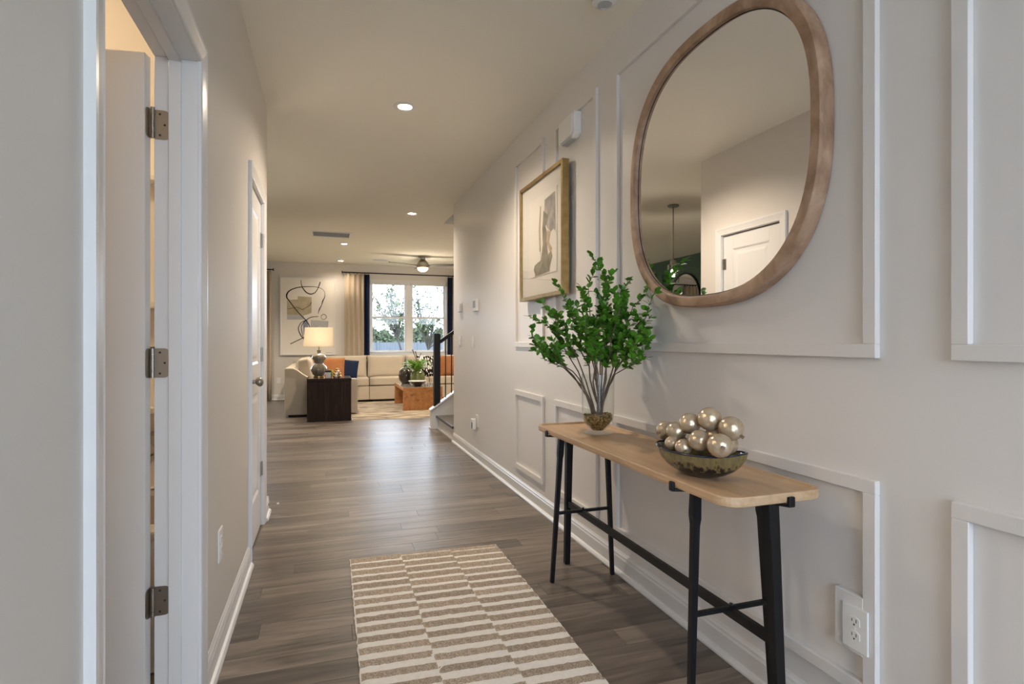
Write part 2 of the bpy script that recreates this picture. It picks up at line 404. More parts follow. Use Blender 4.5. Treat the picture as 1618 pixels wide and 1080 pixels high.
# entry door behind the camera: glazed, lets the daylight in
ed = thing('door_3', (.5, YF, 0), 'glazed white front door with side panes', 'door'); ed['kind'] = 'structure'
m = MB()
for a, b in ((-.34, -.29), (.03, .07), (.95, .99), (1.33, 1.38)): m.box(a, b, YF - .09, YF - .02, 0, 2.60)
m.box(-.34, 1.38, YF - .09, YF - .02, 2.56, 2.60).box(.07, .95, YF - .09, YF - .02, 0, .20).box(-.34, 1.38, YF - .09, YF - .02, 2.05, 2.10)
m.build('door_frame', M['trim'], ed)
for a, b, z, z1 in ((-.29, .03, .0, 2.05), (.07, .95, .20, 2.05), (.99, 1.33, .0, 2.05), (-.29, 1.33, 2.10, 2.56)): box('pane', a, b, YF - .06, YF - .05, z, z1, M['glass'], ed)

# baseboards
def baseboard(name, p, q, nrm):
    """p,q: ends on the wall line (x,y); nrm: into the room"""
    prof = [(0, 0), (.028, 0), (.028, .008), (.022, .018), (.013, .022), (.013, .078), (.010, .086), (.0095, .094), (.005, .102), (.003, .108), (0, .108)]
    P, Q, N = Vector((*p, 0)), Vector((*q, 0)), Vector((*nrm, 0)); n = len(prof)
    vs = [P + N * a + Vector((0, 0, b)) for a, b in prof] + [Q + N * a + Vector((0, 0, b)) for a, b in prof]
    m = MB().add(vs, [tuple(range(n)), tuple(range(n, 2 * n))[::-1]] + [(i, (i + 1) % n, n + (i + 1) % n, n + i) for i in range(n)])
    return struct(m.build(name, M['trim']))
baseboard('baseboard_right', (XR, YF), (XR, YW + .002), (-1, 0))
baseboard('baseboard_left', (XL, D1b + .068), (XL, D2a - .07), (1, 0))
baseboard('baseboard_left_end', (XL, D2b + .07), (XL, YS + .012), (1, 0))
baseboard('baseboard_left_near', (XL, YF), (XL, D1a - .07), (1, 0))
baseboard('baseboard_return', (XL + .012, YS), (XG, YS), (0, 1))
baseboard('baseboard_back', (PX1 + .05, YB), (XE, YB), (0, -1))
baseboard('baseboard_east', (XE, 7.6), (XE, YB), (-1, 0))

# door casings and jambs
def casing(name, ya, yb):
    m = MB(); cw, ct, r = .062, .018, .004
    prof = [(0, 0), (0, .010), (.006, .013), (.012, .012), (.040, .016), (.050, .018), (.062, .018), (.062, 0)]  # (from inner edge, thickness)
    n = len(prof)
    path = [((ya - r, 0), (-1, 0)), ((ya - r, DH + r), (-1, 1)), ((yb + r, DH + r), (1, 1)), ((yb + r, 0), (1, 0))]
    vs = []
    for (py, pz), (dy, dz) in path:
        for a, b in prof: vs.append((XL + b, py + dy * a, pz + dz * a))
    fs = []
    for i in range(3):
        for k in range(n): fs.append((i * n + k, i * n + (k + 1) % n, (i + 1) * n + (k + 1) % n, (i + 1) * n + k))
    m.add(vs, fs); struct(m.build(name, M['trim']))
def jambs(name, ya, yb, stopx):
    m = MB(); x0, x1 = XL - WT - .002, XL + .002
    m.box(x0, x1, ya - J, ya, 0, DH).box(x0, x1, yb, yb + J, 0, DH).box(x0, x1, ya - J, yb + J, DH, DH + J)
    s = .011
    m.box(stopx, stopx + .034, ya, ya + s, 0, DH - s).box(stopx, stopx + .034, yb - s, yb, 0, DH - s).box(stopx, stopx + .034, ya, yb, DH - s, DH)
    struct(m.build(name, M['trim'], bevel=.0012, seg=1))
casing('trim_1', D1a, D1b); jambs('trim_2', D1a, D1b, XL - WT + .038)
casing('trim_3', D2a, D2b); jambs('trim_4', D2a, D2b, XL - .080)

def panel_door(name, width, label, T):
    """two-panel moulded door; local x along the width from the hinge, y thickness, z up, placed by matrix T"""
    th, h0, h1 = .035, .008, 2.028
    root = bpy.data.objects.new(name, None); root.empty_display_size = .05; root.matrix_basis = T; C.objects.link(root)
    tag(root, label, 'door', kind='structure')
    m = MB(); s = .112
    zs = [(h0, .245), (.855, 1.03), (1.915, h1)]
    m.box(0, s, 0, th, h0, h1).box(width - s, width, 0, th, h0, h1)
    for a, b in zs: m.box(s, width - s, 0, th, a, b)
    fr = m.build('door_slab', M['trim'], bevel=.0015, seg=1); fr.parent = root
    for a, b in ((.245, .855), (1.03, 1.915)):
        m = MB(); x0, x1 = s - .001, width - s + .001; a -= .001; b += .001
        for side in (0, 1):
            y = lambda d: d if side == 0 else th - d
            rings = [(0, .0005), (.014, .007), (.030, .007), (.052, .003)]
            vs = []
            for ins, dep in rings:
                vs += [(x0 + ins, y(dep), a + ins), (x1 - ins, y(dep), a + ins), (x1 - ins, y(dep), b - ins), (x0 + ins, y(dep), b - ins)]
            fs = [(i * 4 + k, i * 4 + (k + 1) % 4, (i + 1) * 4 + (k + 1) % 4, (i + 1) * 4 + k) for i in range(3) for k in range(4)] + [(12, 13, 14, 15)]
            m.add(vs, fs)
        o = m.build('door_panel', M['trim']); o.parent = root
    return root
def knob(root, lx, z, sgn, th=.035):
    m = MB()
    for sd in (0, 1):
        y0 = th if sd else 0; d = 1 if sd else -1
        prof = [(.001, 0), (.031, 0), (.031, .005), (.026, .009), (.011, .011), (.011, .030), (.018, .036), (.026, .046), (.027, .055), (.022, .064), (.010, .069), (.001, .070)]
        n = 20; vs = [(lx + r * math.cos(2 * PI * k / n), y0 + d * t, z + r * math.sin(2 * PI * k / n)) for r, t in prof for k in range(n)]
        fs = [(i * n + k, i * n + (k + 1) % n, (i + 1) * n + (k + 1) % n, (i + 1) * n + k) for i in range(len(prof) - 1) for k in range(n)]
        m.add(vs, fs, True)
    o = m.build('door_knob', M['metal']); o.parent = root
def leaf_pts(mb, o, a, z, hgt=.089, wid=.040, nrm=(0, -1, 0)):
    """rounded hinge plate; o: knuckle-side corner, a: direction across, z: centre height; returns screw centres"""
    o = Vector(o); a = Vector(a).normalized(); nv = Vector(nrm); r = .014
    pts = [(0, -hgt / 2), (wid - r, -hgt / 2)] + [(wid - r + r * math.sin(t), -hgt / 2 + r - r * math.cos(t)) for t in (PI / 6, PI / 3, PI / 2)] + \
          [(wid - r + r * math.cos(t), hgt / 2 - r + r * math.sin(t)) for t in (0, PI / 6, PI / 3, PI / 2)] + [(0, hgt / 2)]
    n = len(pts); q = lambda p, t: o + a * p[0] + nv * t + Vector((0, 0, z + p[1]))
    mb.add([q(p, 0) for p in pts] + [q(p, .0025) for p in pts], [tuple(range(n)), tuple(range(n, 2 * n))] + [(i, (i + 1) % n, n + (i + 1) % n, n + i) for i in range(n)])
    return [(o + a * dx + Vector((0, 0, z + dz)), nv) for dx, dz in ((.014, .032), (.027, 0), (.014, -.032))]

# open door to the tub room: hinge pin at the far jamb, swung about 100 degrees into the room
ang = math.radians(100.)
pin = Vector((-.497, 1.957, 0))
dirx = Vector((-math.cos(math.radians(10)), math.sin(math.radians(10)), 0))      # from hinge to free edge
diry = Vector((math.sin(math.radians(10)), math.cos(math.radians(10)), 0))       # thickness direction (towards +Y)
org = pin + dirx * .010 - diry * .026
T = Matrix(((dirx.x, diry.x, 0, org.x), (dirx.y, diry.y, 0, org.y), (0, 0, 1, 0), (0, 0, 0, 1)))
door1 = panel_door('door_1', .785, 'white panelled door standing open with three satin nickel hinges', T)
knob(door1, .725, .94, 1)
for z in (1.825, 1.098, .372):
    hb = MB()
    scr = leaf_pts(hb, (pin.x + .004, D1b - .0002, 0), (1, 0, 0), z)
    e0 = org + diry * .034 - dirx * .0003
    leaf_pts(hb, e0, -diry, z, wid=.032, nrm=tuple(-dirx))
    for i in range(5):
        a = z - .0445 + i * .0178; hb.tube([(pin.x, pin.y, a + .0004), (pin.x, pin.y, a + .0174)], .0058, 14)
    hb.tube([(pin.x, pin.y, z + .0445), (pin.x, pin.y, z + .049), (pin.x, pin.y, z + .050)], [.0045, .0062, .003], 12)
    h = hb.build('door_hinge', M['metal'], door1)
    for c, nv in scr: MB().tube([c + nv * .002, c + nv * .0034], .0036, 8).build('screw', M['dkmetal'], h)
# closed closet door (hinges on its far side), face flush with the hall
T2 = Matrix(((0, -1, 0, XL - .010), (-1, 0, 0, D2b - .003), (0, 0, 1, 0), (0, 0, 0, 1)))
door2 = panel_door('door_2', D2b - D2a - .006, 'closed white two-panel closet door with round nickel knob', T2)
knob(door2, D2b - D2a - .07, .945, 1)
for z in (1.80, 1.08, .36):
    m = MB()
    m.tube([(XL - .004, D2b + .001, z - .0445), (XL - .004, D2b + .001, z + .0445)], .0062, 10)
    m.box(XL - .0095, XL - .0065, D2b - .036, D2b, z - .0445, z + .0445)
    m.build('door_hinge', M['metal'], door2)

# ------------------------------------------------------------ wainscot frames on the right wall
MW, MT = .038, .018
def frame_box(name, ya, yb, za, zb, x=XR, sgn=-1):
    rails = [('y', ya, yb, za, za + MW), ('y', ya, yb, zb - MW, zb), ('z', ya, ya + MW, za + MW, zb - MW), ('z', yb - MW, yb, za + MW, zb - MW)]
    root = struct(bpy.data.objects.new(name, None)); root.location = (x, (ya + yb) / 2, za); root.empty_display_size = .05; C.objects.link(root)
    for k, a, b, c, d in rails:
        box('moulding', min(x, x + sgn * MT), max(x, x + sgn * MT), a, b, c, d, M['wallr'] if x == XR else M['green'], root, .0015, 1)
    return root
cols = [(-.75, .922), (1.112, 2.548), (2.742, 3.338), (3.528, 4.132)]
k = 5
for a, b in cols:
    frame_box('trim_%d' % k, a, b, 1.119, 2.545); k += 1
    frame_box('trim_%d' % k, a, b, .190, .790); k += 1
for a, b in ((5.2, 7.0), (7.2, 9.6), (9.8, 11.4)):
    frame_box('trim_%d' % k, a, b, 1.0, 2.52, XG, 1); k += 1

# ------------------------------------------------------------ windows
def window(name, x0, x1, z0, z1, label):
    root = struct(bpy.data.objects.new(name, None)); root.location = ((x0 + x1) / 2, YB, z0); root.empty_display_size = .05; C.objects.link(root)
    y0, y1 = YB + .05, YB + .12; fr = .035; xm = (x0 + x1) / 2
    m = MB().box(x0, x0 + fr, y0, y1, z0, z1).box(x1 - fr, x1, y0, y1, z0, z1).box(x0, x1, y0, y1, z0, z0 + fr).box(x0, x1, y0, y1, z1 - fr, z1).box(xm - .055, xm + .055, y0 - .02, y1, z0, z1)
    m.build('window_frame', M['trim'], root)
    zm = (z0 + z1) / 2 - .01
    for a, b in ((x0 + fr, xm - .055), (xm + .055, x1 - fr)):
        for c, d, yy in ((z0 + fr, zm + .02, y0 + .010), (zm - .02, z1 - fr, y0 + .036)):
            s = .035; m = MB().box(a, a + s, yy, yy + .024, c, d).box(b - s, b, yy, yy + .024, c, d).box(a + s, b - s, yy, yy + .024, c, c + s).box(a + s, b - s, yy, yy + .024, d - s, d)
            sh = m.build('sash', M['trim'], root)
            box('pane', a + s, b - s, yy + .010, yy + .014, c + s, d - s, M['glass'], sh)
    box('window_sill', x0 - .04, x1 + .04, YB - .03, YB + .05, z0 - .025, z0, M['trim'], root, .004)
    box('apron', x0 - .02, x1 + .02, YB - .014, YB, z0 - .085, z0 - .025, M['trim'], root)
    # jamb lining
    MB().box(x0, x0 + .012, YB, y0, z0, z1).box(x1 - .012, x1, YB, y0, z0, z1).box(x0, x1, YB, y0, z1 - .012, z1).build('lining', M['trim'], root)
    return root
window('window_1', WX0, WX1, WZ0, WZ1, '')
def blind(x0, x1, z0, z1, label):
    b = thing('window_blind', ((x0 + x1) / 2, YB + .02, z0), label, 'blind', 'white horizontal blinds in the double window')
    box('headrail', x0, x1, YB - .006, YB + .046, z1 - .085, z1, M['slat'], b, .003)
    sl = None; z = z0 + .04
    while z < z1 - .1:
        t = math.radians(2); hw = .022
        if sl is None:
            m = MB(); dy, dz = hw * math.cos(t), hw * math.sin(t)
            m.add([(x0 + .006, YB + .02 - dy, z - dz), (x1 - .006, YB + .02 - dy, z - dz), (x1 - .006, YB + .02, z + .002), (x0 + .006, YB + .02, z + .002), (x1 - .006, YB + .02 + dy, z + dz), (x0 + .006, YB + .02 + dy, z + dz),
                   (x0 + .006, YB + .02 - dy, z - dz + .003), (x1 - .006, YB + .02 - dy, z - dz + .003), (x1 - .006, YB + .02, z + .005), (x0 + .006, YB + .02, z + .005), (x1 - .006, YB + .02 + dy, z + dz + .003), (x0 + .006, YB + .02 + dy, z + dz + .003)],
                  [(0, 1, 2, 3), (3, 2, 4, 5), (6, 9, 8, 7), (9, 11, 10, 8), (0, 6, 7, 1), (5, 4, 10, 11)])
            sl = m.build('slat', M['slat'], b); o = sl
        else:
            o = sl.copy(); C.objects.link(o); o.location.z = sl.location.z + (z - (z0 + .04)); o.parent = b
        z += .0435
    box('bottom_rail', x0 + .004, x1 - .004, YB, YB + .042, z0 + .008, z0 + .026, M['slat'], b, .003)
    for fx in (.12, .5, .88):
        xx = x0 + (x1 - x0) * fx; MB().tube([(xx, YB - .002, z0 + .02), (xx, YB - .002, z1 - .05)], .0016, 5).build('lift_cord', M['slat'], b)
    xx = x0 + .09; MB().tube([(xx, YB - .012, z1 - .08), (xx, YB - .014, z1 - .75)], .004, 6).build('tilt_wand', M['slat'], b)
xm = (WX0 + WX1) / 2
blind(WX0 + .02, xm - .02, WZ0, WZ1 - .012, 'white slatted blind over the left pane pair, beside the beige curtain')
blind(xm + .02, WX1 - .02, WZ0, WZ1 - .012, 'white slatted blind over the right pane pair, behind the stair newel')
# patio door (left part of the back wall)
pd = struct(bpy.data.objects.new('door_4', None)); pd.location = ((PX0 + PX1) / 2, YB, 0); C.objects.link(pd)
m = MB().box(PX0, PX0 + .06, YB + .03, YB + .1, 0, PZ1).box(PX1 - .06, PX1, YB + .03, YB + .1, 0, PZ1).box(PX0, PX1, YB + .03, YB + .1, PZ1 - .06, PZ1).box(PX0, PX1, YB + .03, YB + .1, 0, .06).box((PX0 + PX1) / 2 - .05, (PX0 + PX1) / 2 + .05, YB + .03, YB + .1, 0, PZ1)
m.build('door_frame', M['trim'], pd)
for a, b in ((PX0 + .06, (PX0 + PX1) / 2 - .05), ((PX0 + PX1) / 2 + .05, PX1 - .06)): box('pane', a, b, YB + .06, YB + .066, .06, PZ1 - .06, M['glass'], pd)

# ------------------------------------------------------------ ceiling lamps
def downlight(x, y, label, on=1.0):
    t = thing('recessed_downlight', (x, y, ZC), label, 'ceiling light', 'recessed ceiling downlights')
    MB().lathe([(.046, -.001), (.075, -.001), (.078, -.004), (.074, -.007), (.050, -.006), (.046, -.003)], (x, y, ZC), 28).build('trim_ring', M['plastic'], t)
    MB().lathe([(.0005, -.003), (.046, -.003), (.046, -.002), (.0005, -.002)], (x, y, ZC), 24).build('lens', M['lens'], t)
    l = bpy.data.lights.new('downlight_lamp', 'SPOT'); l.energy = DOWN * on; l.color = WARM; l.spot_size = math.radians(150); l.spot_blend = .7; l.shadow_soft_size = .045
    o = bpy.data.objects.new('downlight_lamp', l); o.location = (x, y, ZC - .02); C.objects.link(o); par(o, t)
downlight(.508, 3.80, 'recessed downlight in the hall ceiling nearest the camera', .86)
downlight(1.015, 6.95, 'recessed downlight above the foot of the stairs')
downlight(.292, 9.47, 'recessed downlight just beyond the ceiling return grille', 1.3)
downlight(.285, 11.50, 'recessed downlight closest to the far curtain wall', .16)
downlight(-2.2, 9.3, 'recessed downlight over the dining side near the patio door', 1.4)
downlight(2.9, 9.6, 'recessed downlight on the window side beyond the stairs', 1.4)

# ------------------------------------------------------------ console table
TX0, TX1, TY0, TY1, TZ = 1.018, 1.368, 1.236, 2.682, .742
con = thing('console_table', (1.193, 1.96, 0), 'narrow oak console table on black iron legs along the panelled wall', 'table')
def rrect(x0, x1, y0, y1, r, n=7):
    pts = []
    for cx, cy, a0 in ((x1 - r, y1 - r, 0), (x0 + r, y1 - r, PI / 2), (x0 + r, y0 + r, PI), (x1 - r, y0 + r, 1.5 * PI)):
        for i in range(n + 1): a = a0 + PI / 2 * i / n; pts.append((cx + r * math.cos(a), cy + r * math.sin(a)))
    return pts
m = MB(); rings = []
for (ins, z, r) in ((.010, TZ - .030, .05), (.002, TZ - .026, .055), (0, TZ - .018, .057), (0, TZ - .004, .057), (.002, TZ, .055), (.013, TZ, .045), (.016, TZ - .007, .042), (.021, TZ - .009, .04)):
    rings.append([(x, y, z) for x, y in rrect(TX0 + ins, TX1 - ins, TY0 + ins, TY1 - ins, r)])
n = len(rings[0]); vs = [v for r in rings for v in r]
m.add(vs, [(i * n + k, i * n + (k + 1) % n, (i + 1) * n + (k + 1) % n, (i + 1) * n + k) for i in range(len(rings) - 1) for k in range(n)] + [tuple(range(n))[::-1], tuple(range((len(rings) - 1) * n, len(rings) * n))])
m.build('tabletop', M['oak'], con)
ZT = TZ - .030; yc = 1.967; xc = 1.193
def leg(top, foot, w0, w1, hookdir):
    t = Vector(top); f = Vector(foot); k = t.lerp(f, .12); k2 = t.lerp(f, .145)
    m = MB().bar(t, k, w0, w0 * .85, w0, w0 * .85, up=(0, 1, 0)).bar(k, k2, w0, w0 * .85, w1, w1, up=(0, 1, 0)).bar(k2, f, w1, w1, w1 * .82, w1 * .82, up=(0, 1, 0))
    l = m.build('leg', M['black'], con, .0015, 1)
    h = Vector(hookdir); sd = Vector((0, .030, 0)) if abs(h.x) > .5 else Vector((.030, 0, 0))
    e = Vector((TX0 if h.x < 0 else TX1 if h.x > 0 else t.x, t.y if abs(h.x) > .5 else (TY1 if h.y > 0 else TY0), 0)) + sd
    a = Vector((t.x, t.y, ZT - .005)); b = Vector((e.x, e.y, ZT - .005)) + h * .004
    m = MB().bar(a, b, .016, .009)
    c = Vector((e.x, e.y, ZT - .009)) + h * .005; m.bar(c, c + Vector((0, 0, .030)), .022, .010, up=tuple(h))
    m.build('edge_clip', M['black'], con, .0042, 2)
for sg in (1, -1):
    leg((1.078, yc + sg * .515, ZT), (1.040, yc + sg * .540, 0), .028, .022, (-1, 0, 0))
    leg((1.322, yc + sg * .515, ZT), (1.360, yc + sg * .530, 0), .028, .022, (1, 0, 0))
    leg((xc + .005, yc + sg * .690, ZT), (xc + .008, yc + sg * .728, 0), .036, .033, (0, sg, 0))
    yy = yc + sg * .528; MB().bar((1.058, yy, .335), (1.345, yy, .335), .014, .014).build('cross_bar', M['black'], con, .001, 1)
    MB().tube([(xc + .006, yy, .34), (xc + .006, yy, .349)], .006, 8).build('rivet', M['black'], con)
MB().bar((xc + .006, yc - .705, .322), (xc + .006, yc + .705, .322), .018, .030).build('long_stretcher', M['black'], con, .001, 1)

# ------------------------------------------------------------ vase with leafy branches
VX, VY, VZ = 1.211, 2.36, TZ - .007
vase = thing('glass_vase', (VX, VY, VZ), 'tall clear glass vase on a foot holding leafy branches', 'vase')
MB().lathe([(.001, 0), (.064, 0), (.066, .004), (.060, .009), (.036, .014), (.034, .019), (.050, .030), (.066, .050), (.073, .075), (.075, .110), (.076, .200), (.077, .276), (.0745, .276),
            (.0735, .200), (.0725, .110), (.0705, .077), (.064, .053), (.046, .034), (.030, .020), (.028, .014), (.001, .013)], (VX, VY, VZ), 40).build('glass_body', M['vglass'], vase)
pe = MB(); 
for i in range(420):
    z = random.uniform(.022, .090); rm = .0655 if z > .066 else .024 + (z - .022) / .044 * .0415
    a = random.uniform(0, 2 * PI); r = rm * math.sqrt(random.uniform(.35, 1)); s = random.uniform(.005, .009)
    pe.sphere((VX + r * math.cos(a), VY + r * math.sin(a), VZ + z), s, 6, 4, (1, random.uniform(.6, 1), random.uniform(.5, 1)))
MB().lathe([(.001, .0145), (.025, .016), (.028, .022), (.043, .036), (.060, .055), (.0665, .085), (.001, .090)], (VX, VY, VZ), 20).build('amber_core', M['moss'], vase)
po = pe.build('amber_pebbles', M['moss'], vase); po['kind'] = 'stuff'; po['label'] = 'amber brown pebbles in the vase foot'

plant = thing('leafy_branches', (VX, VY, VZ + .09), 'green leafy twig arrangement standing in the glass vase', 'plant')
lm = MB()
Lf = [(0, 0, 0), (.006, .32, .006), (.0, .0, 0)]
prof = [(0, .02), (.18, .30), (.42, .46), (.68, .40), (.88, .20), (1, .0)]
vs = []; fs = []
for t, wd in prof: vs += [(-wd * .80, t, .10 * wd), (0, t, -.02), (wd * .80, t, .10 * wd)]
for i in range(len(prof) - 1): b = i * 3; fs += [(b, b + 1, b + 4, b + 3), (b + 1, b + 2, b + 5, b + 4)]
leafme = MB().add(vs, fs, True).mesh('leaf', M['leaf'])
leaf_spots = []
def twig(p, d, ln, r, mb, depth):
    pts = [Vector(p)]; d = Vector(d).normalized(); n = 5
    for i in range(n):
        d = (d + Vector((random.gauss(0, .13), random.gauss(0, .15), random.gauss(0.02, .10)))).normalized()
        q = pts[-1] + d * ln / n
        q.x = min(q.x, 1.365); pts.append(q)
    mb.tube(pts, [r * (1 - .75 * i / n) for i in range(n + 1)], 5)
    for i in range(1, n + 1):
        if depth >= 1 or i >= 3:
            for _ in range(3 if i < n else 4):
                leaf_spots.append((pts[i].lerp(pts[i - 1], random.random() * .9), (d * .55 + Vector((random.uniform(-1, 1), random.uniform(-1, 1), random.uniform(-.5, .8)))).normalized()))
    return pts, d
# target points of the main stems (relative to the vase axis): x, y, top height
tips = [(-0.19, 0.33, 0.409), (-0.15, 0.26, 0.51), (-0.14, 0.14, 0.535), (-0.05, 0.2, 0.602), (-0.02, 0.06, 0.686), (0.06, 0.02, 0.661), (0.1, -0.06, 0.653), (0.11, -0.13, 0.586), (0.12, -0.22, 0.535), (0.06, -0.24, 0.418), (-0.1, -0.08, 0.552), (-0.13, 0.34, 0.334), (0.0, -0.08, 0.72), (-0.06, -0.12, 0.468), (0.02, 0.12, 0.485), (0.1, -0.2, 0.35), (-0.17, 0.2, 0.367), (0.03, -0.15, 0.569)]
for tx, ty, tz in tips:
    mb = MB(); base = Vector((VX + tx * .12 + random.uniform(-.012, .012), VY + ty * .06 + random.uniform(-.012, .012), VZ + .075))
    mid = Vector((VX + tx * .30, VY + ty * .15, VZ + .28)); tip = Vector((VX + tx, VY + ty, VZ + tz))
    pts = []
    for i in range(9):
        t = i / 8; p = base * (1 - t) ** 2 + mid * 2 * t * (1 - t) + tip * t * t
        if 0 < i < 8: p += Vector((random.gauss(0, .004), random.gauss(0, .004), 0)) * (1 if i < 4 else 2)
        p.x = min(p.x, 1.365); pts.append(p)
    mb.tube(pts, [.0046 - .0030 * i / 8 for i in range(9)], 6)
    for i in range(3, 9):
        t = pts[i] - pts[i - 1]
        if pts[i].z < VZ + .30: continue
        for _ in range(2 if i < 8 else 1):
            dr = (t.normalized() * .8 + Vector((random.uniform(-.7, .5), random.uniform(-.8, .8), random.uniform(-.1, .6)))).normalized()
            twig(pts[i], dr, random.uniform(.07, .15), .0018, mb, 1)
        if i > 5:
            for _ in range(2): leaf_spots.append((pts[i], (t.normalized() * .4 + Vector((random.uniform(-1, 1), random.uniform(-1, 1), random.uniform(-.4, .8)))).normalized()))
    mb.build('stem', M['bark'], plant)
random.shuffle(leaf_spots)
camv = Vector((0, 0, 1.165))
leaf_spots.sort(key=lambda s: (s[0] - camv).length)
def leaf_matrix(p, d, s):
    up = Vector((random.gauss(0, .45), random.gauss(0, .45), 1)); x = d.cross(up).normalized(); z = x.cross(d)
    return Matrix(((x.x * s, d.x * s, z.x * s, p.x), (x.y * s, d.y * s, z.y * s, p.y), (x.z * s, d.z * s, z.z * s, p.z), (0, 0, 0, 1)))
rest = MB(); step = 0
chosen = set(random.sample(range(len(leaf_spots)), min(300, len(leaf_spots))))
for i, (p, d) in enumerate(leaf_spots):
    mt = leaf_matrix(p, d, random.uniform(.024, .038))
    tipx = (mt @ Vector((0, 1, 0))).x
    if tipx > 1.372: mt.translation.x -= tipx - 1.372
    if i in chosen:
        o = bpy.data.objects.new('leaf', leafme); o.matrix_basis = mt; C.objects.link(o); par(o, plant)
    else:
        rest.add([mt @ Vector(v) for v in vs], fs, True)
if rest.v:
    o = rest.build('inner_leaves', M['leaf'], plant); o['kind'] = 'stuff'

# ------------------------------------------------------------ bowl of gilded balls
BX, BY, BZ = 1.138, 1.512, TZ - .008
bw = thing('oval_bowl', (BX, BY, BZ), 'boat-shaped dark glazed bowl with golden streaks on the console', 'bowl')
ba = math.atan2(.254, -.118)   # direction of the long axis
def boat(scale, n=40):
    rings = []
    for t, h in ((0.20, 0), (.34, .002), (.55, .013), (.74, .028), (.89, .047), (.97, .064), (1.0, .078)):
        ring = []
        for k in range(n):
            a = 2 * PI * k / n; lx = .152 * t * math.cos(a); ly = .086 * t * math.sin(a)
            lift = .012 * (abs(math.cos(a)) ** 3) * (h / .078) ** 2
            lx *= scale; ly *= scale
            ring.append((BX + lx * math.cos(ba) - ly * math.sin(ba), BY + lx * math.sin(ba) + ly * math.cos(ba), BZ + h + lift))
        rings.append(ring)
    return rings
n = 40; out = boat(1.0); inn = [[(x, y, z + .004) for x, y, z in r] for r in boat(.955)][::-1]
inn[0] = [(x, y, z - .004) for x, y, z in inn[0]]
rings = out + inn; vs2 = [v for r in rings for v in r]
MB().add(vs2, [(i * n + k, i * n + (k + 1) % n, (i + 1) * n + (k + 1) % n, (i + 1) * n + k) for i in range(len(rings) - 1) for k in range(n)] + [tuple(range(n))[::-1], tuple(range((len(rings) - 1) * n, len(rings) * n))], True).build('bowl_shell', M['bowl'], bw)
rp = [tuple((Vector(a) + Vector(b)) / 2 + Vector((0, 0, .001))) for a, b in zip(out[-1], inn[0])]
MB().tube(rp + [rp[0]], .0036, 6, False).build('rim', M['bowlrim'], bw)
balls = [  # centre, radius, label
    ((1.1061, 1.3758, 0.8563), 0.0374, 'large gilded ball at the front right of the bowl'),
    ((1.1681, 1.4026, 0.8993), 0.0374, 'large gilded ball resting highest on the right side'),
    ((1.1458, 1.4733, 0.9204), 0.0368, 'gilded ball at the very top of the heap'),
    ((1.1001, 1.4622, 0.8566), 0.0350, 'gilded ball with a dark stem at the front middle'),
    ((1.1207, 1.5396, 0.8982), 0.0345, 'gilded ball left of the topmost one'),
    ((1.0939, 1.5749, 0.8687), 0.0330, 'smaller gilded ball second from the left end'),
    ((1.0995, 1.6416, 0.8604), 0.0335, 'gilded ball at the far left end'),
    ((1.0769, 1.5120, 0.8291), 0.0270, 'half-hidden gilded ball low behind the rim'),
    ((1.1655, 1.4720, 0.8629), 0.0340, 'gilded ball buried in the middle of the heap'),
    ((1.1726, 1.4222, 0.8472), 0.0310, 'gilded ball low at the back right rim'),
    ((1.0740, 1.5657, 0.8320), 0.0260, 'gilded ball tucked low at the left inside of the bowl'),
]
for bc, r, lab in balls:
    c = Vector(bc)
    t = thing('gilded_ball', c - Vector((0, 0, r)), lab, 'ornament', 'gilded balls in the bowl')
    MB().sphere(c, r, 28, 18, (1, 1, random.uniform(.94, 1.0))).build('ball', M['pearl'], t)
    a = Vector((random.uniform(-.9, .5), random.uniform(-1, -.2), random.uniform(-.5, .1))).normalized()
    MB().tube([c + a * r * .96, c + a * (r + .004), c + a * (r + .009)], [.006, .0045, .006], 8).build('stem', M['stem'], t)

# ------------------------------------------------------------ wall mirror
MYc, MZc, MWd, MHt, NE = 1.790, 1.832, .537, .536, 2.55
mir = thing('wall_mirror', (XR, MYc, MZc - MHt), 'large rounded-square mirror in a wide natural wood frame', 'mirror')
def sq(off, n=120):
    pts = []
    for k in range(n):
        a = 2 * PI * k / n; c, s = math.cos(a), math.sin(a)
        pts.append(((MWd - off) * math.copysign(abs(c) ** (2 / NE), c), (MHt - off) * math.copysign(abs(s) ** (2 / NE), s)))
    return pts
n = 120
prof = [(0, 1.409), (0, 1.366), (.006, 1.360), (.036, 1.360), (.041, 1.363), (.044, 1.378)]
vs3 = []
for off, x in prof: vs3 += [(x, MYc + p[0], MZc + p[1]) for p in sq(off)]
MB().add(vs3, [(i * n + k, i * n + (k + 1) % n, (i + 1) * n + (k + 1) % n, (i + 1) * n + k) for i in range(len(prof) - 1) for k in range(n)], True).build('wood_frame', M['mframe'], mir)
vs3 = [(1.3775, MYc + p[0], MZc + p[1]) for p in sq(.0435)] + [(1.3785, MYc + p[0], MZc + p[1]) for p in sq(.0475)]
MB().add(vs3, [(k, (k + 1) % n, n + (k + 1) % n, n + k) for k in range(n)], True).build('black_liner', M['blackline'], mir)
vs3 = [(1.379, MYc + p[0], MZc + p[1]) for p in sq(.044)]
MB().add(vs3 + [(1.400, v[1], v[2]) for v in vs3], [tuple(range(n))[::-1], tuple(range(n, 2 * n))] + [(k, (k + 1) % n, n + (k + 1) % n, n + k) for k in range(n)]).build('mirror_glass', M['silver'], mir)

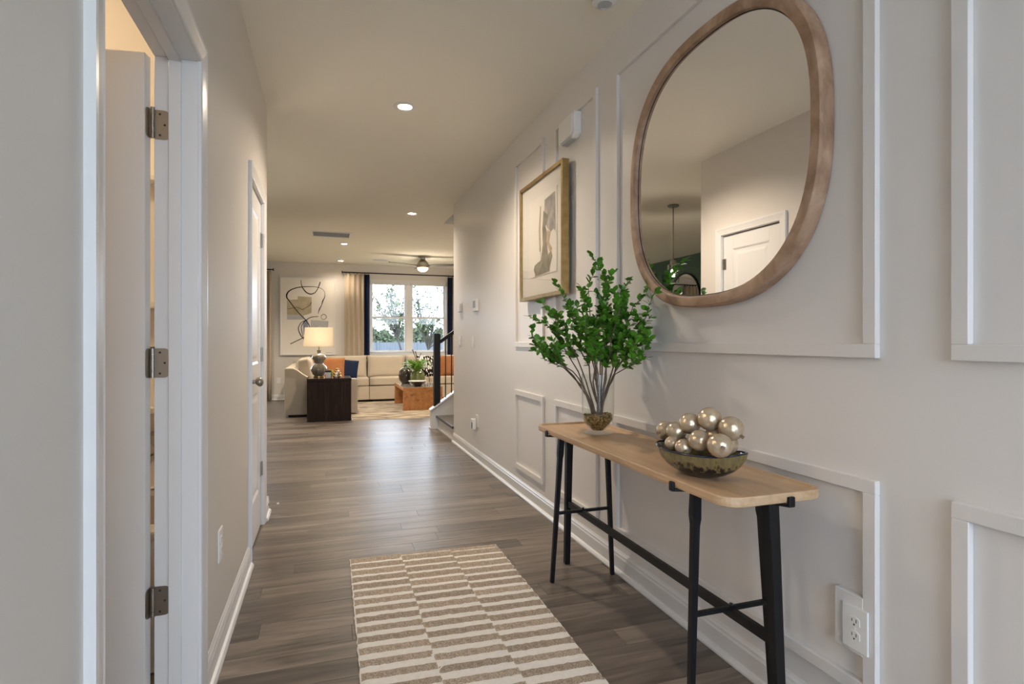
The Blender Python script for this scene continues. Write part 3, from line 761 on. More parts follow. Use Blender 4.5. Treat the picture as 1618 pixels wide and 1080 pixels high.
# ------------------------------------------------------------ framed picture
PY0, PY1, PZ0, PZ1_ = 3.085, 3.862, 1.450, 2.262
FX0, FX1 = 1.346, 1.392
pic = thing('framed_picture', (XR, (PY0 + PY1) / 2, PZ0), 'watercolour in a deep gold frame hung between the wall panels', 'picture')
fw = .024
for a in ((PY0, PY0 + fw, PZ0, PZ1_), (PY1 - fw, PY1, PZ0, PZ1_), (PY0 + fw, PY1 - fw, PZ0, PZ0 + fw), (PY0 + fw, PY1 - fw, PZ1_ - fw, PZ1_)):
    box('frame_side', FX0, FX1, *a, M['brass'], pic, .001, 1)
box('mat_board', FX0 + .016, FX0 + .022, PY0 + fw, PY1 - fw, PZ0 + fw, PZ1_ - fw, M['matboard'], pic)
box('art_sheet', FX0 + .013, FX0 + .0158, 3.20, 3.70, 1.60, 2.13, M['paper'], pic)
box('glazing', FX0 + .006, FX0 + .008, PY0 + fw, PY1 - fw, PZ0 + fw, PZ1_ - fw, M['glass'], pic)
def blot(name, pts, m, x, parent, t=.0006): return MB().prism(pts, 'x', x, x + t).build(name, m, parent)
xs = FX0 + .0115
blot('ink_patch', [(3.225, 2.10), (3.40, 2.085), (3.41, 1.96), (3.36, 1.90), (3.30, 1.86), (3.25, 1.87), (3.222, 1.85)], M['inkgrey'], xs, pic)
blot('ink_column', [(3.34, 1.97), (3.42, 2.02), (3.44, 1.90), (3.43, 1.80), (3.47, 1.70), (3.58, 1.68), (3.60, 1.65), (3.57, 1.62), (3.575, 1.605), (3.32, 1.612), (3.315, 1.64), (3.27, 1.70), (3.29, 1.74), (3.34, 1.72), (3.36, 1.78), (3.35, 1.85), (3.385, 1.91)], M['inkdark'], xs - .0008, pic)
blot('gold_streak', [(3.465, 2.06), (3.48, 2.06), (3.505, 1.90), (3.49, 1.76), (3.47, 1.76), (3.485, 1.90)], M['inktan'], xs - .001, pic)
blot('gold_patch', [(3.30, 1.86), (3.35, 1.88), (3.37, 1.80), (3.30, 1.73), (3.27, 1.75), (3.33, 1.80)], M['inktan'], xs - .0014, pic)
MB().tube([(1.398, PY0 + .03, 2.10), (1.400, PY0 - .012, 2.09), (1.402, PY0 - .018, 2.06), (1.400, PY0 - .006, 2.04), (1.398, PY0 + .03, 2.05)], .0012, 5).build('hanging_wire', M['metal'], pic)

# ------------------------------------------------------------ wall devices
# near duplex outlet on its backer block
blk = thing('duplex_outlet', (XR, 1.17, .30), 'white duplex power outlet on a raised block below the console', 'outlet')
box('backer_block', XR - MT - .001, XR, 1.148, 1.236, .300, .462, M['wallr'], blk, .0015, 1)
def outlet_plate(x, yc_, zc_, sgn, parent):
    X = lambda d: x + sgn * d
    box('cover_plate', min(X(0), X(.006)), max(X(0), X(.006)), yc_ - .039, yc_ + .039, zc_ - .060, zc_ + .060, M['plastic'], parent, .002, 2)
    for dz in (.0195, -.0195):
        m = MB(); pr = [(yc_ + .0165 * max(-1, min(1, 1.25 * math.cos(a))), zc_ + dz + .0165 * math.sin(a) * .88) for a in [2 * PI * k / 20 for k in range(20)]]
        r = MB().prism(pr, 'x', X(.0055), X(.0078)).build('receptacle', M['plastic'], parent)
        s = MB()
        for dy, hh in ((-.0065, .0048), (.0065, .0040)): s.box(min(X(.0074), X(.0081)), max(X(.0074), X(.0081)), yc_ + dy - .0011, yc_ + dy + .0011, zc_ + dz + .003 - hh, zc_ + dz + .003 + hh)
        s.box(min(X(.0074), X(.0081)), max(X(.0074), X(.0081)), yc_ - .0022, yc_ + .0022, zc_ + dz - .0105, zc_ + dz - .006)
        s.build('socket_slots', M['slot'], r)
    MB().tube([(X(.005), yc_, zc_), (X(.0075), yc_, zc_)], .003, 10).build('plate_screw', M['plastic'], parent)
outlet_plate(XR - MT - .001, 1.168, .372, -1, blk)
t = thing('duplex_outlet', (XL, 2.35, .34), 'white outlet cover low on the left wall between the two doors', 'outlet'); outlet_plate(XL, 2.35, .40, 1, t)
t = thing('duplex_outlet', (-.877, YB, .32), 'small white outlet on the far wall beside the sofa', 'outlet')
box('cover_plate', -.915, -.838, YB - .006, YB, .325, .445, M['plastic'], t, .002)
for dz in (.405, .365): box('receptacle', -.893, -.860, YB - .008, YB - .005, dz - .014, dz + .014, M['plastic'], t, .002)
t = thing('duplex_outlet', (XR, 5.34, .30), 'white outlet with a plug-in freshener near the stairs', 'outlet'); outlet_plate(XR, 5.30, .385, -1, t)
fr = thing('plug_in_freshener', (XR, 5.35, .28), 'white plug-in air freshener with a dark slot', 'freshener')
MB().prism([(5.318, .30), (5.395, .30), (5.40, .35), (5.385, .40), (5.325, .40)], 'x', XR - .05, XR - .009).build('body', M['plastic'], fr, .004)
box('vent_slot', XR - .052, XR - .049, 5.312, 5.334, .31, .37, M['slot'], fr)
# door chime
ch = thing('door_chime', (XR, 3.06, 2.35), 'white door chime box high in the narrow wall panel', 'chime')
MB().prism([(2.955, 2.375), (2.955, 2.50), (3.185, 2.50), (3.185, 2.375), (3.155, 2.352), (2.985, 2.352)], 'x', XR - .048, XR).build('chime_body', M['plastic'], ch, .006)
MB().prism([(2.975, 2.385), (2.975, 2.490), (3.165, 2.490), (3.165, 2.385), (3.145, 2.366), (2.995, 2.366)], 'x', XR - .056, XR - .048).build('chime_cover', M['plastic'], ch, .004)
for z in (2.356, 2.3605, 2.365): box('sound_slot', XR - .05, XR - .012, 3.0, 3.14, z - .006, z - .0045, M['grille'], ch)
# thermostat, sensor, switches
t = thing('thermostat', (XR, 5.31, 1.46), 'white thermostat with grey display on the hall wall', 'thermostat')
box('thermostat_body', XR - .028, XR, 5.255, 5.385, 1.455, 1.575, M['plastic'], t, .008); box('display', XR - .030, XR - .0275, 5.285, 5.365, 1.49, 1.56, M['screen'], t)
t = thing('wall_sensor', (XR, 6.0, 1.48), 'small white sensor box left of the thermostat', 'sensor')
box('sensor_body', XR - .026, XR, 5.96, 6.06, 1.485, 1.575, M['plastic'], t, .004); box('sensor_back', XR - .006, XR, 5.95, 6.07, 1.475, 1.585, M['plastic'], t)
def switch(yc_, label, w_=.039, ng=1):
    t = thing('light_switch', (XR, yc_, 1.10), label, 'switch', 'hall light switches')
    box('switch_plate', XR - .006, XR, yc_ - w_, yc_ + w_, 1.10, 1.22, M['plastic'], t, .002)
    for i in range(ng):
        o = (i - (ng - 1) / 2) * .046
        MB().prism([(XR - .006, 1.127), (XR - .012, 1.127), (XR - .008, 1.193), (XR - .006, 1.193)], 'y', yc_ + o - .0165, yc_ + o + .0165).build('rocker', M['plastic'], t)
switch(6.03, 'double light switch below the small sensor box', .060, 2); switch(5.46, 'single light switch below the thermostat')
# door stop
t = thing('door_stop', (XL, 4.10, .06), 'springy white-tipped door stop on the left baseboard end', 'door stop')
pts = [(XL + .012 + .055 * i / 60, 4.11 + .004 * math.cos(i * .9), .062 + .004 * math.sin(i * .9)) for i in range(61)]
MB().tube(pts, .0012, 5).build('spring', M['metal'], t)
MB().tube([(XL + .066, 4.11, .062), (XL + .080, 4.11, .062)], .0065, 10).build('rubber_tip', M['plastic'], t)
MB().tube([(XL + .010, 4.11, .062), (XL + .016, 4.11, .062)], .009, 10).build('base', M['metal'], t)
# smoke detector
t = thing('smoke_detector', (1.215, 2.30, ZC), 'round white smoke detector on the hall ceiling', 'detector')
MB().lathe([(.001, -.035), (.045, -.035), (.058, -.026), (.062, -.004), (.062, 0), (.001, 0)], (1.215, 2.30, ZC), 28).build('detector_body', M['plastic'], t)
MB().lathe([(.030, -.0352), (.034, -.0352), (.034, -.0375), (.030, -.0375), (.030, -.0352)], (1.215, 2.30, ZC), 20).build('sounder_ring', M['grille'], t)
# ceiling return grille
t = thing('return_grille', (.085, 8.68, ZC), 'white framed air return grille in the ceiling', 'vent')
gx0, gx1, gy0, gy1 = -.205, .375, 8.46, 8.90
for a in ((gx0, gx1, gy0, gy0 + .035), (gx0, gx1, gy1 - .035, gy1), (gx0, gx0 + .035, gy0 + .035, gy1 - .035), (gx1 - .035, gx1, gy0 + .035, gy1 - .035)): box('grille_frame', *a, ZC - .010, ZC, M['plastic'], t)
sl = None
for i in range(16):
    yy = gy0 + .046 + i * .0235
    if sl is None: sl = MB().bar((gx0 + .03, yy, ZC - .006), (gx1 - .03, yy, ZC - .006), .014, .003).build('louvre', M['grille'], t); y0_ = sl.location.y; o = sl
    else: o = sl.copy(); C.objects.link(o); o.location.y = y0_ + i * .0235; o.parent = t
box('backing', gx0 + .02, gx1 - .02, gy0 + .02, gy1 - .02, ZC - .0022, ZC - .001, mat('return_filter', (.22, .24, .27), .8), t)
t = thing('supply_register', (1.0, 11.1, ZC), 'small flat air register in the ceiling near the window', 'vent')
box('register_frame', .86, 1.16, 11.03, 11.17, ZC - .008, ZC, M['plastic'], t, .002)
for i in range(5): box('register_louvre', .88, 1.14, 11.046 + i * .024, 11.054 + i * .024, ZC - .011, ZC - .007, M['grille'], t)

# ------------------------------------------------------------ runner rug
RA = math.radians(-.5); RC = Vector((.512, 1.865, 0)); RW, RL = .80, 2.42
run = thing('runner_rug', (RC.x, RC.y, 0), 'cream runner rug with staggered beige pile stripes', 'rug')
def rl(x, y):
    y -= .035 * x
    return (RC.x + x * math.cos(RA) - y * math.sin(RA), RC.y + x * math.sin(RA) + y * math.cos(RA))
def pad(x0, x1, y0, y1, z0, z1, nx, jit, round_=.006):
    m = MB(); ny = max(2, int((y1 - y0) / .02)); 
    m2 = []
    top = []
    for i in range(nx + 1):
        for j in range(ny + 1):
            x = x0 + (x1 - x0) * i / nx; y = y0 + (y1 - y0) * j / ny
            e = i in (0, nx) or j in (0, ny)
            jx = random.gauss(0, jit) if i in (0, nx) else 0; jy = random.gauss(0, jit) if j in (0, ny) else 0
            p = rl(x + jx, y + jy); top.append((p[0], p[1], (z1 - round_ if e else z1) + random.uniform(-.0006, .0006)))
    N = ny + 1; fs = [(i * N + j, (i + 1) * N + j, (i + 1) * N + j + 1, i * N + j + 1) for i in range(nx) for j in range(ny)]
    loop = [i * N for i in range(nx + 1)] + [nx * N + j for j in range(1, N)] + [i * N + ny for i in range(nx - 1, -1, -1)] + [j for j in range(ny - 1, 0, -1)]
    b = len(top); bot = [(top[k][0], top[k][1], z0) for k in loop]
    fs += [(loop[k], loop[(k + 1) % len(loop)], b + (k + 1) % len(loop), b + k) for k in range(len(loop))]
    fs.append(tuple(b + k for k in range(len(loop)))[::-1])
    return m.add(top + bot, fs, True)
pad(-RW / 2, RW / 2, -RL / 2, RL / 2, .0005, .010, 40, .0012, .003).build('woven_base', M['rugcream'], run)
per = .083
for c in range(3):
    xa = -RW / 2 + RW / 3 * c + (.004 if c == 0 else -.001); xb = -RW / 2 + RW / 3 * (c + 1) - (.004 if c == 2 else 0)
    y = RL / 2 - .004 - (0, .030, .052)[c]; i = 0
    if c: pad(xa, xb, y + .012, RL / 2 - .003, .008, .0125, 16, .0012, .0025).build('pile_stripe', M['rugbeige'], run)
    while y - .05 > -RL / 2:
        f = max(.46, .74 - .020 * i)
        pad(xa, xb, y - per * f, y, .008, .0135, 16, .0014, .003).build('pile_stripe', M['rugbeige'], run)
        y -= per; i += 1

# ------------------------------------------------------------ stairs
st = struct(bpy.data.objects.new('stairs', None)); st.location = (1.40, 6.9, 0); C.objects.link(st)
SY0, SY1 = YW, 7.37
for i in range(8):
    x = 1.425 + .254 * i; z = .178 * (i + 1)
    box('riser', x, x + .018, SY0, SY1, z - .178, z - .028, M['trim'], st)
    tr = box('tread', x - .028, min(x + .272, XE), SY0, SY1, z - .028, z, M['tread'], st, .004)
    box('nosing', x - .034, x - .026, SY0, SY1, z - .029, z + .001, M['nosing'], tr, .002)
prof = [(1.330, 0), (1.330, .225)] + [(1.345, .238), (3.6, .238 + (3.6 - 1.345) * .70), (3.6, 0)]
st2 = struct(MB().prism(prof, 'y', 7.37, 7.47).build('wall_stair_curb', M['trim']))
cap = MB(); a = Vector((1.320, 7.42, .232)); b = Vector((3.6, 7.42, .232 + (3.6 - 1.32) * .70))
cap.bar(a + Vector((0, 0, .012)), b + Vector((0, 0, .012)), .125, .022); struct(cap.build('trim_curb_cap', M['trim'], bevel=.003))
box('toe_shoe', 1.318, 1.330, 7.36, 7.48, 0, .02, M['trim'], st); box('riser_shoe', 1.405, 1.425, SY0, SY1, 0, .022, M['trim'], st)
bal = thing('stair_balustrade', (1.413, 7.42, .25), 'black stair railing with square newel and thin balusters', 'railing')
box('newel_post', 1.372, 1.455, 7.378, 7.462, .262, 1.262, M['black'], bal, .004)
r0 = Vector((1.45, 7.42, 1.150)); r1 = Vector((3.58, 7.42, 1.150 + 2.13 * .70))
MB().bar(r0, r1, .055, .045).build('handrail', M['black'], bal, .006)
x = 1.532
while x < 3.5:
    zb = .232 + (x - 1.32) * .70 + .028; zt = 1.150 + (x - 1.45) * .70 - .02
    MB().bar((x, 7.42, zb), (x, 7.42, zt), .013, .013).build('baluster', M['black'], bal); 
    x += .082

# ------------------------------------------------------------ living room: carpet, sofa
cp = thing('area_carpet', (1.7, 9.6, 0), 'large cream and brown distressed area carpet under the coffee table', 'carpet')
MB().prism([(.385, 8.545), (3.3, 8.30), (3.3, 11.0), (.385, 11.0)], 'z', .0006, .010).build('carpet_pile', M['carpet'], cp, .002, 1)
MB().prism([(.37, 8.531), (3.315, 8.285), (3.315, 11.012), (.37, 11.012)], 'z', .0004, .006).build('binding', mat('carpet_binding', (.55, .50, .42), .9), cp)
so = thing('sectional_sofa', (1.0, 10.6, 0), 'cream linen corner sectional sofa along the far wall', 'sofa')
box('plinth', -.54, .36, 9.26, 10.72, .0, .05, M['linen2'], so); box('plinth', .86, 3.1, 11.12, 11.72, .010, .05, M['linen2'], so)
arm = [(-.590, .03), (-.590, .735), (-.575, .750), (-.47, .750), (-.40, .712), (-.32, .648), (-.25, .605), (-.18, .585), (.47, .570), (.488, .555), (.488, .03)]
MB().prism(arm, 'y', 9.20, 9.36).build('arm', M['linen'], so, .012, 2)
box('seat_base', -.40, .46, 9.362, 10.70, .04, .300, M['linen'], so, .012)
MB().prism([(-.40, 10.705), (.46, 10.705), (.60, 11.02), (.80, 11.06), (.80, 11.60), (-.40, 11.60)], 'z', .04, .300).build('corner_base', M['linen'], so, .012)
box('seat_base', .805, 3.12, 11.06, 11.60, .04, .300, M['linen'], so, .012)
box('back_frame', -.59, -.40, 9.362, 11.60, .04, .745, M['linen'], so, .025); box('back_frame', -.59, 3.12, 11.602, 11.79, .04, .790, M['linen'], so, .025)
soft('seat_cushion', (.06, 10.03, .385), (.86, 1.32, .17), M['linen'], so, puff=.25)
MB().prism([(-.38, 10.71), (.48, 10.71), (.62, 11.02), (.80, 11.05), (.80, 11.58), (-.38, 11.58)], 'z', .305, .465).build('corner_cushion', M['linen'], so, .035, 3)
for a, b in ((.81, 1.95), (1.96, 3.1)): soft('seat_cushion', ((a + b) / 2, 11.32, .385), (b - a, .55, .17), M['linen'], so, puff=.22)
for a, b in ((9.40, 10.10), (10.12, 10.85)): soft('back_cushion', (-.30, (a + b) / 2, .66), (.26, b - a, .44), M['linen'], so, rot=(0, math.radians(-10), 0), puff=.45)
for a, b in ((-.12, .78), (.79, 1.53), (1.54, 2.30), (2.31, 3.08)): soft('back_cushion', ((a + b) / 2, 11.49, .655), (b - a, .24, .44), M['linen'], so, rot=(math.radians(-9), 0, 0), puff=.42)
def pillow(label, c, size, m, rot):
    o = soft('throw_pillow', c, size, M[m], None, rot, .8, 12); tag(o, label, 'pillow', 'throw pillows on the sofa')
pillow('rust velvet throw pillow beside the table lamp', (.11, 10.20, .665), (.42, .15, .42), 'rust', (math.radians(-14), 0, math.radians(-8)))
pillow('rust velvet throw pillow mostly hidden behind the lamp base', (-.10, 10.45, .665), (.40, .14, .40), 'rust', (math.radians(-12), 0, math.radians(20)))
pillow('navy throw pillow leaning beside the rust one', (.42, 10.86, .635), (.32, .13, .36), 'navy', (math.radians(-16), math.radians(6), math.radians(-6)))
pillow('black and white patterned throw pillow behind the fern', (1.97, 11.27, .66), (.44, .14, .43), 'pattern', (math.radians(-14), 0, 0))
pillow('rust throw pillow seen between the stair balusters', (2.40, 11.20, .66), (.46, .15, .43), 'rust', (math.radians(-14), 0, math.radians(5)))
# end table, lamp and things on it
et = thing('end_table', (.056, 8.82, 0), 'dark stained square wood end table in front of the sofa arm', 'table')
box('side_panel', -.250, .362, 8.55, 8.60, .0, .580, M['darkwood'], et, .003); box('side_panel', -.250, .362, 9.08, 9.13, .0, .580, M['darkwood'], et, .003)
box('table_top', -.252, .364, 8.545, 9.135, .582, .622, M['darkwood'], et, .003); box('glossy_inlay', -.235, .347, 8.565, 9.115, .6215, .6235, M['darktop'], et)
LX, LY, LZ = -.09, 8.84, .624
la = thing('table_lamp', (LX, LY, LZ), 'gourd-shaped ceramic table lamp with a lit cream shade', 'lamp')
MB().lathe([(.001, 0), (.080, 0), (.080, .020), (.001, .020)], (LX, LY, LZ), 28).build('gold_foot', M['gold'], la, .002)
MB().lathe([(.060, .020), (.085, .045), (.113, .10), (.116, .125), (.100, .165), (.066, .198), (.060, .210), (.070, .235), (.094, .275), (.098, .300), (.090, .325), (.055, .350), (.030, .362), (.026, .395), (.030, .405), (.001, .406)], (LX, LY, LZ), 48, flute=(14, .03)).build('ceramic_body', M['ceramic'], la)
MB().tube([(LX, LY, LZ + .40), (LX, LY, LZ + .50)], .010, 10).build('gold_neck', M['gold'], la)
MB().tube([(LX, LY, LZ + .50), (LX, LY, LZ + .745), (LX, LY, LZ + .762)], [.003, .003, .007], 8).build('harp_finial', M['gold'], la)
m = MB(); zb, zt = 1.084, 1.366
rings = []
for wx, wy, z in ((.215, .15, zb), (.193, .132, zt)): rings.append([(LX + a * wx, LY + b * wy, z) for a, b in ((-1, -1), (1, -1), (1, 1), (-1, 1))])
for wx, wy, z in ((.190, .129, zt), (.212, .147, zb)): rings.append([(LX + a * wx, LY + b * wy, z) for a, b in ((-1, -1), (1, -1), (1, 1), (-1, 1))])
vs4 = [v for r in rings for v in r]
m.add(vs4, [(i * 4 + k, i * 4 + (k + 1) % 4, ((i + 1) % 4) * 4 + (k + 1) % 4, ((i + 1) % 4) * 4 + k) for i in range(4) for k in range(4)]).build('lamp_shade', M['shade'], la)
MB().tube([(LX - .191, LY, zt - .012), (LX + .191, LY, zt - .012)], .002, 6).build('shade_spider', M['gold'], la)
l = bpy.data.lights.new('table_lamp_bulb', 'POINT'); l.energy = 4; l.color = WARM; l.shadow_soft_size = .04
o = bpy.data.objects.new('table_lamp_bulb', l); o.location = (LX, LY, 1.215); C.objects.link(o); par(o, la)
t = thing('small_planter', (.06, 8.66, LZ), 'small dark box planter with a green sprig on the end table', 'planter')
box('planter_box', .005, .075, 8.63, 8.70, LZ, LZ + .085, M['grille'], t, .004); box('planter_collar', .0, .08, 8.625, 8.705, LZ + .085, LZ + .11, M['ink'], t, .003)
m = MB()
for i in range(26):
    a = random.uniform(0, 2 * PI); m.tube([(.085, 8.67, LZ + random.uniform(.0, .03)), (.085 + .025 * math.cos(a), 8.67 + .025 * math.sin(a), LZ + random.uniform(.06, .13))], [.004, .002], 4)
m.build('green_sprig', M['fernleaf'], t)
t = thing('gold_bead_cluster', (.17, 8.70, LZ), 'pyramid cluster of gold and pale beads on the end table', 'ornament')
for lv, (cnt, rr, zz) in enumerate(((6, .042, .022), (5, .036, .058), (3, .020, .092), (1, 0, .120))):
    for i in range(cnt):
        a = 2 * PI * i / cnt + lv * .5; MB().sphere((.17 + rr * math.cos(a), 8.70 + rr * math.sin(a), LZ + zz), .022, 12, 8).build('bead', M['gold'] if (i + lv) % 2 else M['paper'], t)
# coffee table
ct = thing('coffee_table', (1.555, 10.0, .01), 'burl wood waterfall coffee table with polished top', 'table')
CX0, CX1, CY0, CY1, CZ = 1.227, 1.885, 9.385, 10.60, .392
box('end_panel', CX0, CX1, CY0, CY0 + .055, .010, CZ - .055, M['burl'], ct, .002); box('end_panel', CX0, CX1, CY1 - .055, CY1, .010, CZ - .055, M['burl'], ct, .002)
box('top_slab', CX0, CX1, CY0, CY1, CZ - .055, CZ - .002, M['burl'], ct, .002); box('polished_surface', CX0 + .004, CX1 - .004, CY0 + .004, CY1 - .004, CZ - .002, CZ, M['tabletop'], ct)
t = thing('scalloped_bowl', (1.50, 9.62, CZ), 'dark scalloped bowl with pale rim at the coffee table front', 'bowl')
MB().lathe([(.001, 0), (.05, 0), (.06, .01), (.11, .045), (.145, .085), (.150, .090), (.140, .088), (.10, .05), (.05, .018), (.001, .016)], (1.50, 9.62, CZ), 48, flute=(12, .035)).build('bowl_shell', M['dkvase'], t)
MB().lathe([(.143, .086), (.151, .090), (.147, .095), (.140, .090), (.143, .086)], (1.50, 9.62, CZ), 48, flute=(12, .035)).build('pale_rim', M['paper'], t)
t = thing('fern_pot', (1.555, 9.98, CZ), 'olive glazed pot with a lush green fern on the coffee table', 'potted plant')
MB().lathe([(.001, 0), (.085, 0), (.115, .05), (.135, .12), (.128, .19), (.10, .235), (.085, .245), (.075, .235), (.001, .23)], (1.555, 9.98, CZ), 32).build('pot', M['fernpot'], t)
for i in range(64):
    a = random.uniform(0, 2 * PI); ln = random.uniform(.20, .36); up = random.uniform(.10, .32); m = MB(); pts = []
    for j in range(9):
        q = j / 8; pts.append(Vector((1.555 + math.cos(a) * ln * q, 9.98 + math.sin(a) * ln * q, CZ + .235 + up * math.sin(q * 2.1) * .75 - .05 * q * q)))
    m.tube(pts, [.003 - .0025 * j / 8 for j in range(9)], 4)
    sd = Vector((-math.sin(a), math.cos(a), 0))
    for j in range(1, 8):
        for s_ in (-1, 1):
            w_ = .050 * (1 - (j / 9) ** 2); p = pts[j]; q = p + sd * s_ * w_ + (pts[j] - pts[j - 1]) * .8 + Vector((0, 0, -.006)); f_ = (pts[j] - pts[j - 1]) * .5
            m.add([p, p + f_, q, q - f_ * .3], [(0, 1, 2, 3)])
    m.build('frond', M['fernleaf'], t)
for i in range(3):
    a = (.9, 1.9, 2.6)[i]; MB().tube([(1.555, 9.98, CZ + .23), (1.555 + .03 * math.cos(a), 9.98, CZ + .45), (1.555 + .10 * math.cos(a), 9.98 + .02, CZ + .56 + .03 * i)], [.004, .004, .010], 6).build('dark_seed_head', M['dkvase'], t)
t = thing('round_dark_vase', (1.40, 10.33, CZ), 'dark brown round bellied vase behind the fern', 'vase')
MB().lathe([(.001, 0), (.07, 0), (.12, .06), (.135, .14), (.12, .22), (.07, .285), (.04, .30), (.04, .325), (.05, .335), (.032, .33), (.001, .30)], (1.40, 10.33, CZ), 32).build('vase_body', M['dkvase'], t)
MB().lathe([(.038, .298), (.043, .302), (.043, .308), (.038, .312)], (1.40, 10.33, CZ), 24).build('neck_band', M['ink'], t)
# wall art above the sofa
AX0, AX1, AZ0, AZ1 = -.845, .196, .885, 2.435
art = thing('abstract_art', (-.32, YB, AZ0), 'large white abstract canvas with black brush loops above the sofa', 'painting')
box('canvas', AX0 + .02, AX1 - .02, YB - .040, YB - .004, AZ0 + .02, AZ1 - .02, M['paper'], art)
for a in ((AX0, AX0 + .02, AZ0, AZ1), (AX1 - .02, AX1, AZ0, AZ1), (AX0 + .02, AX1 - .02, AZ0, AZ0 + .02), (AX0 + .02, AX1 - .02, AZ1 - .02, AZ1)): box('frame_strip', a[0], a[1], YB - .052, YB - .002, a[2], a[3], M['trim'], art)
def A(px, py): return (AX0 + (px - 30) / 660 * (AX1 - AX0), AZ1 - (py - 70) / 930 * (AZ1 - AZ0))
def stroke(pts, ws):
    P_ = [Vector(A(*p)) for p in pts]; fine = []; W_ = []
    for i in range(len(P_) - 1):
        p0 = P_[max(i - 1, 0)]; p1 = P_[i]; p2 = P_[i + 1]; p3 = P_[min(i + 2, len(P_) - 1)]
        for k_ in range(6):
            t_ = k_ / 6; fine.append(.5 * ((2 * p1) + (p2 - p0) * t_ + (2 * p0 - 5 * p1 + 4 * p2 - p3) * t_ ** 2 + (-p0 + 3 * p1 - 3 * p2 + p3) * t_ ** 3)); W_.append(ws[i] * (1 - t_) + ws[i + 1] * t_)
    fine.append(P_[-1]); W_.append(ws[-1]); vs_ = []; n_ = len(fine)
    for i, p in enumerate(fine):
        d = (fine[min(i + 1, n_ - 1)] - fine[max(i - 1, 0)]).normalized(); nn = Vector((-d.y, d.x)) * W_[i] / 2 * .0016
        for q, yy in ((p + nn, YB - .0416), (p - nn, YB - .0416), (p - nn, YB - .040), (p + nn, YB - .040)): vs_.append((q.x, yy, q.y))
    fs_ = [(i * 4 + a, i * 4 + (a + 1) % 4, (i + 1) * 4 + (a + 1) % 4, (i + 1) * 4 + a) for i in range(n_ - 1) for a in range(4)]
    MB().add(vs_, fs_).build('brush_stroke', M['ink'], art)
stroke([(273, 105), (280, 160), (300, 205), (340, 250), (390, 268), (440, 250), (475, 200), (495, 150), (505, 118)], [5, 8, 12, 14, 14, 10, 8, 12, 10])
stroke([(560, 270), (555, 235), (520, 200), (460, 182), (380, 180), (280, 186), (200, 205), (140, 235), (110, 275), (108, 315), (140, 360), (200, 440), (260, 510), (330, 580), (370, 640), (385, 690)], [5, 5, 5, 6, 8, 10, 12, 14, 18, 16, 12, 10, 10, 11, 10, 8])
stroke([(560, 270), (558, 300), (535, 350), (520, 400), (495, 450), (478, 505)], [6, 8, 14, 8, 12, 3])
stroke([(480, 536), (400, 545), (345, 575), (300, 620), (280, 660), (285, 720), (300, 780)], [8, 9, 10, 9, 8, 8, 6])
stroke([(345, 575), (280, 610), (248, 660), (245, 700), (270, 760), (310, 810)], [8, 8, 9, 10, 12, 9])
stroke([(150, 866), (220, 832), (300, 792), (340, 765)], [9, 9, 10, 7])
stroke([(512, 540), (530, 515), (560, 512), (580, 540), (560, 568), (530, 570), (514, 545)], [5, 6, 7, 6, 6, 5, 5])
def patch(name, pts, m, y): MB().prism([A(*p) for p in pts], 'y', YB - .040 - y, YB - .039).build(name, M[m], art)
M['wash1'] = mat('wash_cream', (.56, .50, .38), .85, var=(5, (.40, .33, .20), .18)); M['wash2'] = mat('wash_grey', (.52, .52, .50), .85, var=(6, (.40, .42, .46), .2))
patch('cream_wash', [(110, 345), (235, 335), (235, 298), (400, 305), (400, 495), (300, 530), (110, 520)], 'wash1', .0004); patch('grey_wash', [(110, 520), (300, 520), (320, 575), (110, 578)], 'wash2', .0005)
patch('pale_wash', [(390, 580), (605, 590), (600, 690), (390, 690)], 'wash2', .0003); patch('blue_wash', [(300, 600), (350, 580), (370, 690), (305, 760)], 'inkblue', .0006)
stroke([(112, 455), (180, 440), (230, 430), (290, 455), (330, 435), (380, 400), (398, 365)], [4, 5, 4, 6, 5, 6, 7])
stroke([(570, 975), (610, 972), (655, 978)], [2, 3, 2])
# curtains and rods
def curtain(name, x0, x1, label, m, folds, band=None):
    t = thing(name, ((x0 + x1) / 2, YB - .09, .01), label, 'curtain')
    def sheet(a, b, mm, nm, ph):
        nx = max(8, int((b - a) / .012)); vs_ = []; fr_ = []
        for z in (.012, .6, 1.3, 2.0, 2.53):
            for i in range(nx + 1):
                x_ = a + (b - a) * i / nx; vs_.append((x_, YB - .085 + .032 * math.sin(ph + 2 * PI * folds * (x_ - x0) / (x1 - x0)) * (1 if z < 2.2 else .8), z))
        N_ = nx + 1; fs_ = [(r * N_ + i, r * N_ + i + 1, (r + 1) * N_ + i + 1, (r + 1) * N_ + i) for r in range(4) for i in range(nx)]
        o_ = MB().add(vs_, fs_, True).build(nm, M[mm], t); md = o_.modifiers.new('thick', 'SOLIDIFY'); md.thickness = .004
    if band:
        a, b = band
        if a > x0: sheet(x0, a, m, 'drape', 0); sheet(a, b, 'navy', 'navy_band', 0)
        else: sheet(a, b, 'navy', 'navy_band', 0); sheet(b, x1, m, 'drape', 0)
    else: sheet(x0, x1, m, 'drape', 0)
    n_ = int(folds) + 1
    for i in range(n_ + 1):
        x_ = x0 + .02 + (x1 - x0 - .04) * i / n_; MB().lathe([(.013, -.003), (.019, -.003), (.019, .003), (.013, .003), (.013, -.003)], (0, 0, 0), 14).build('curtain_ring', M['black'], t).matrix_basis = Matrix.Translation((x_, YB - .085, 2.545)) @ Matrix.Rotation(PI / 2, 4, 'Y')
        C.objects[-1].matrix_parent_inverse = WM(t).inverted()
curtain('window_curtain', .375, .862, 'beige pleated curtain with navy edge left of the window', 'curtain', 5, (.752, .862))
curtain('window_curtain', 2.498, 3.02, 'navy-edged beige curtain right of the window by the stair rail', 'curtain', 5, (2.498, 2.610))
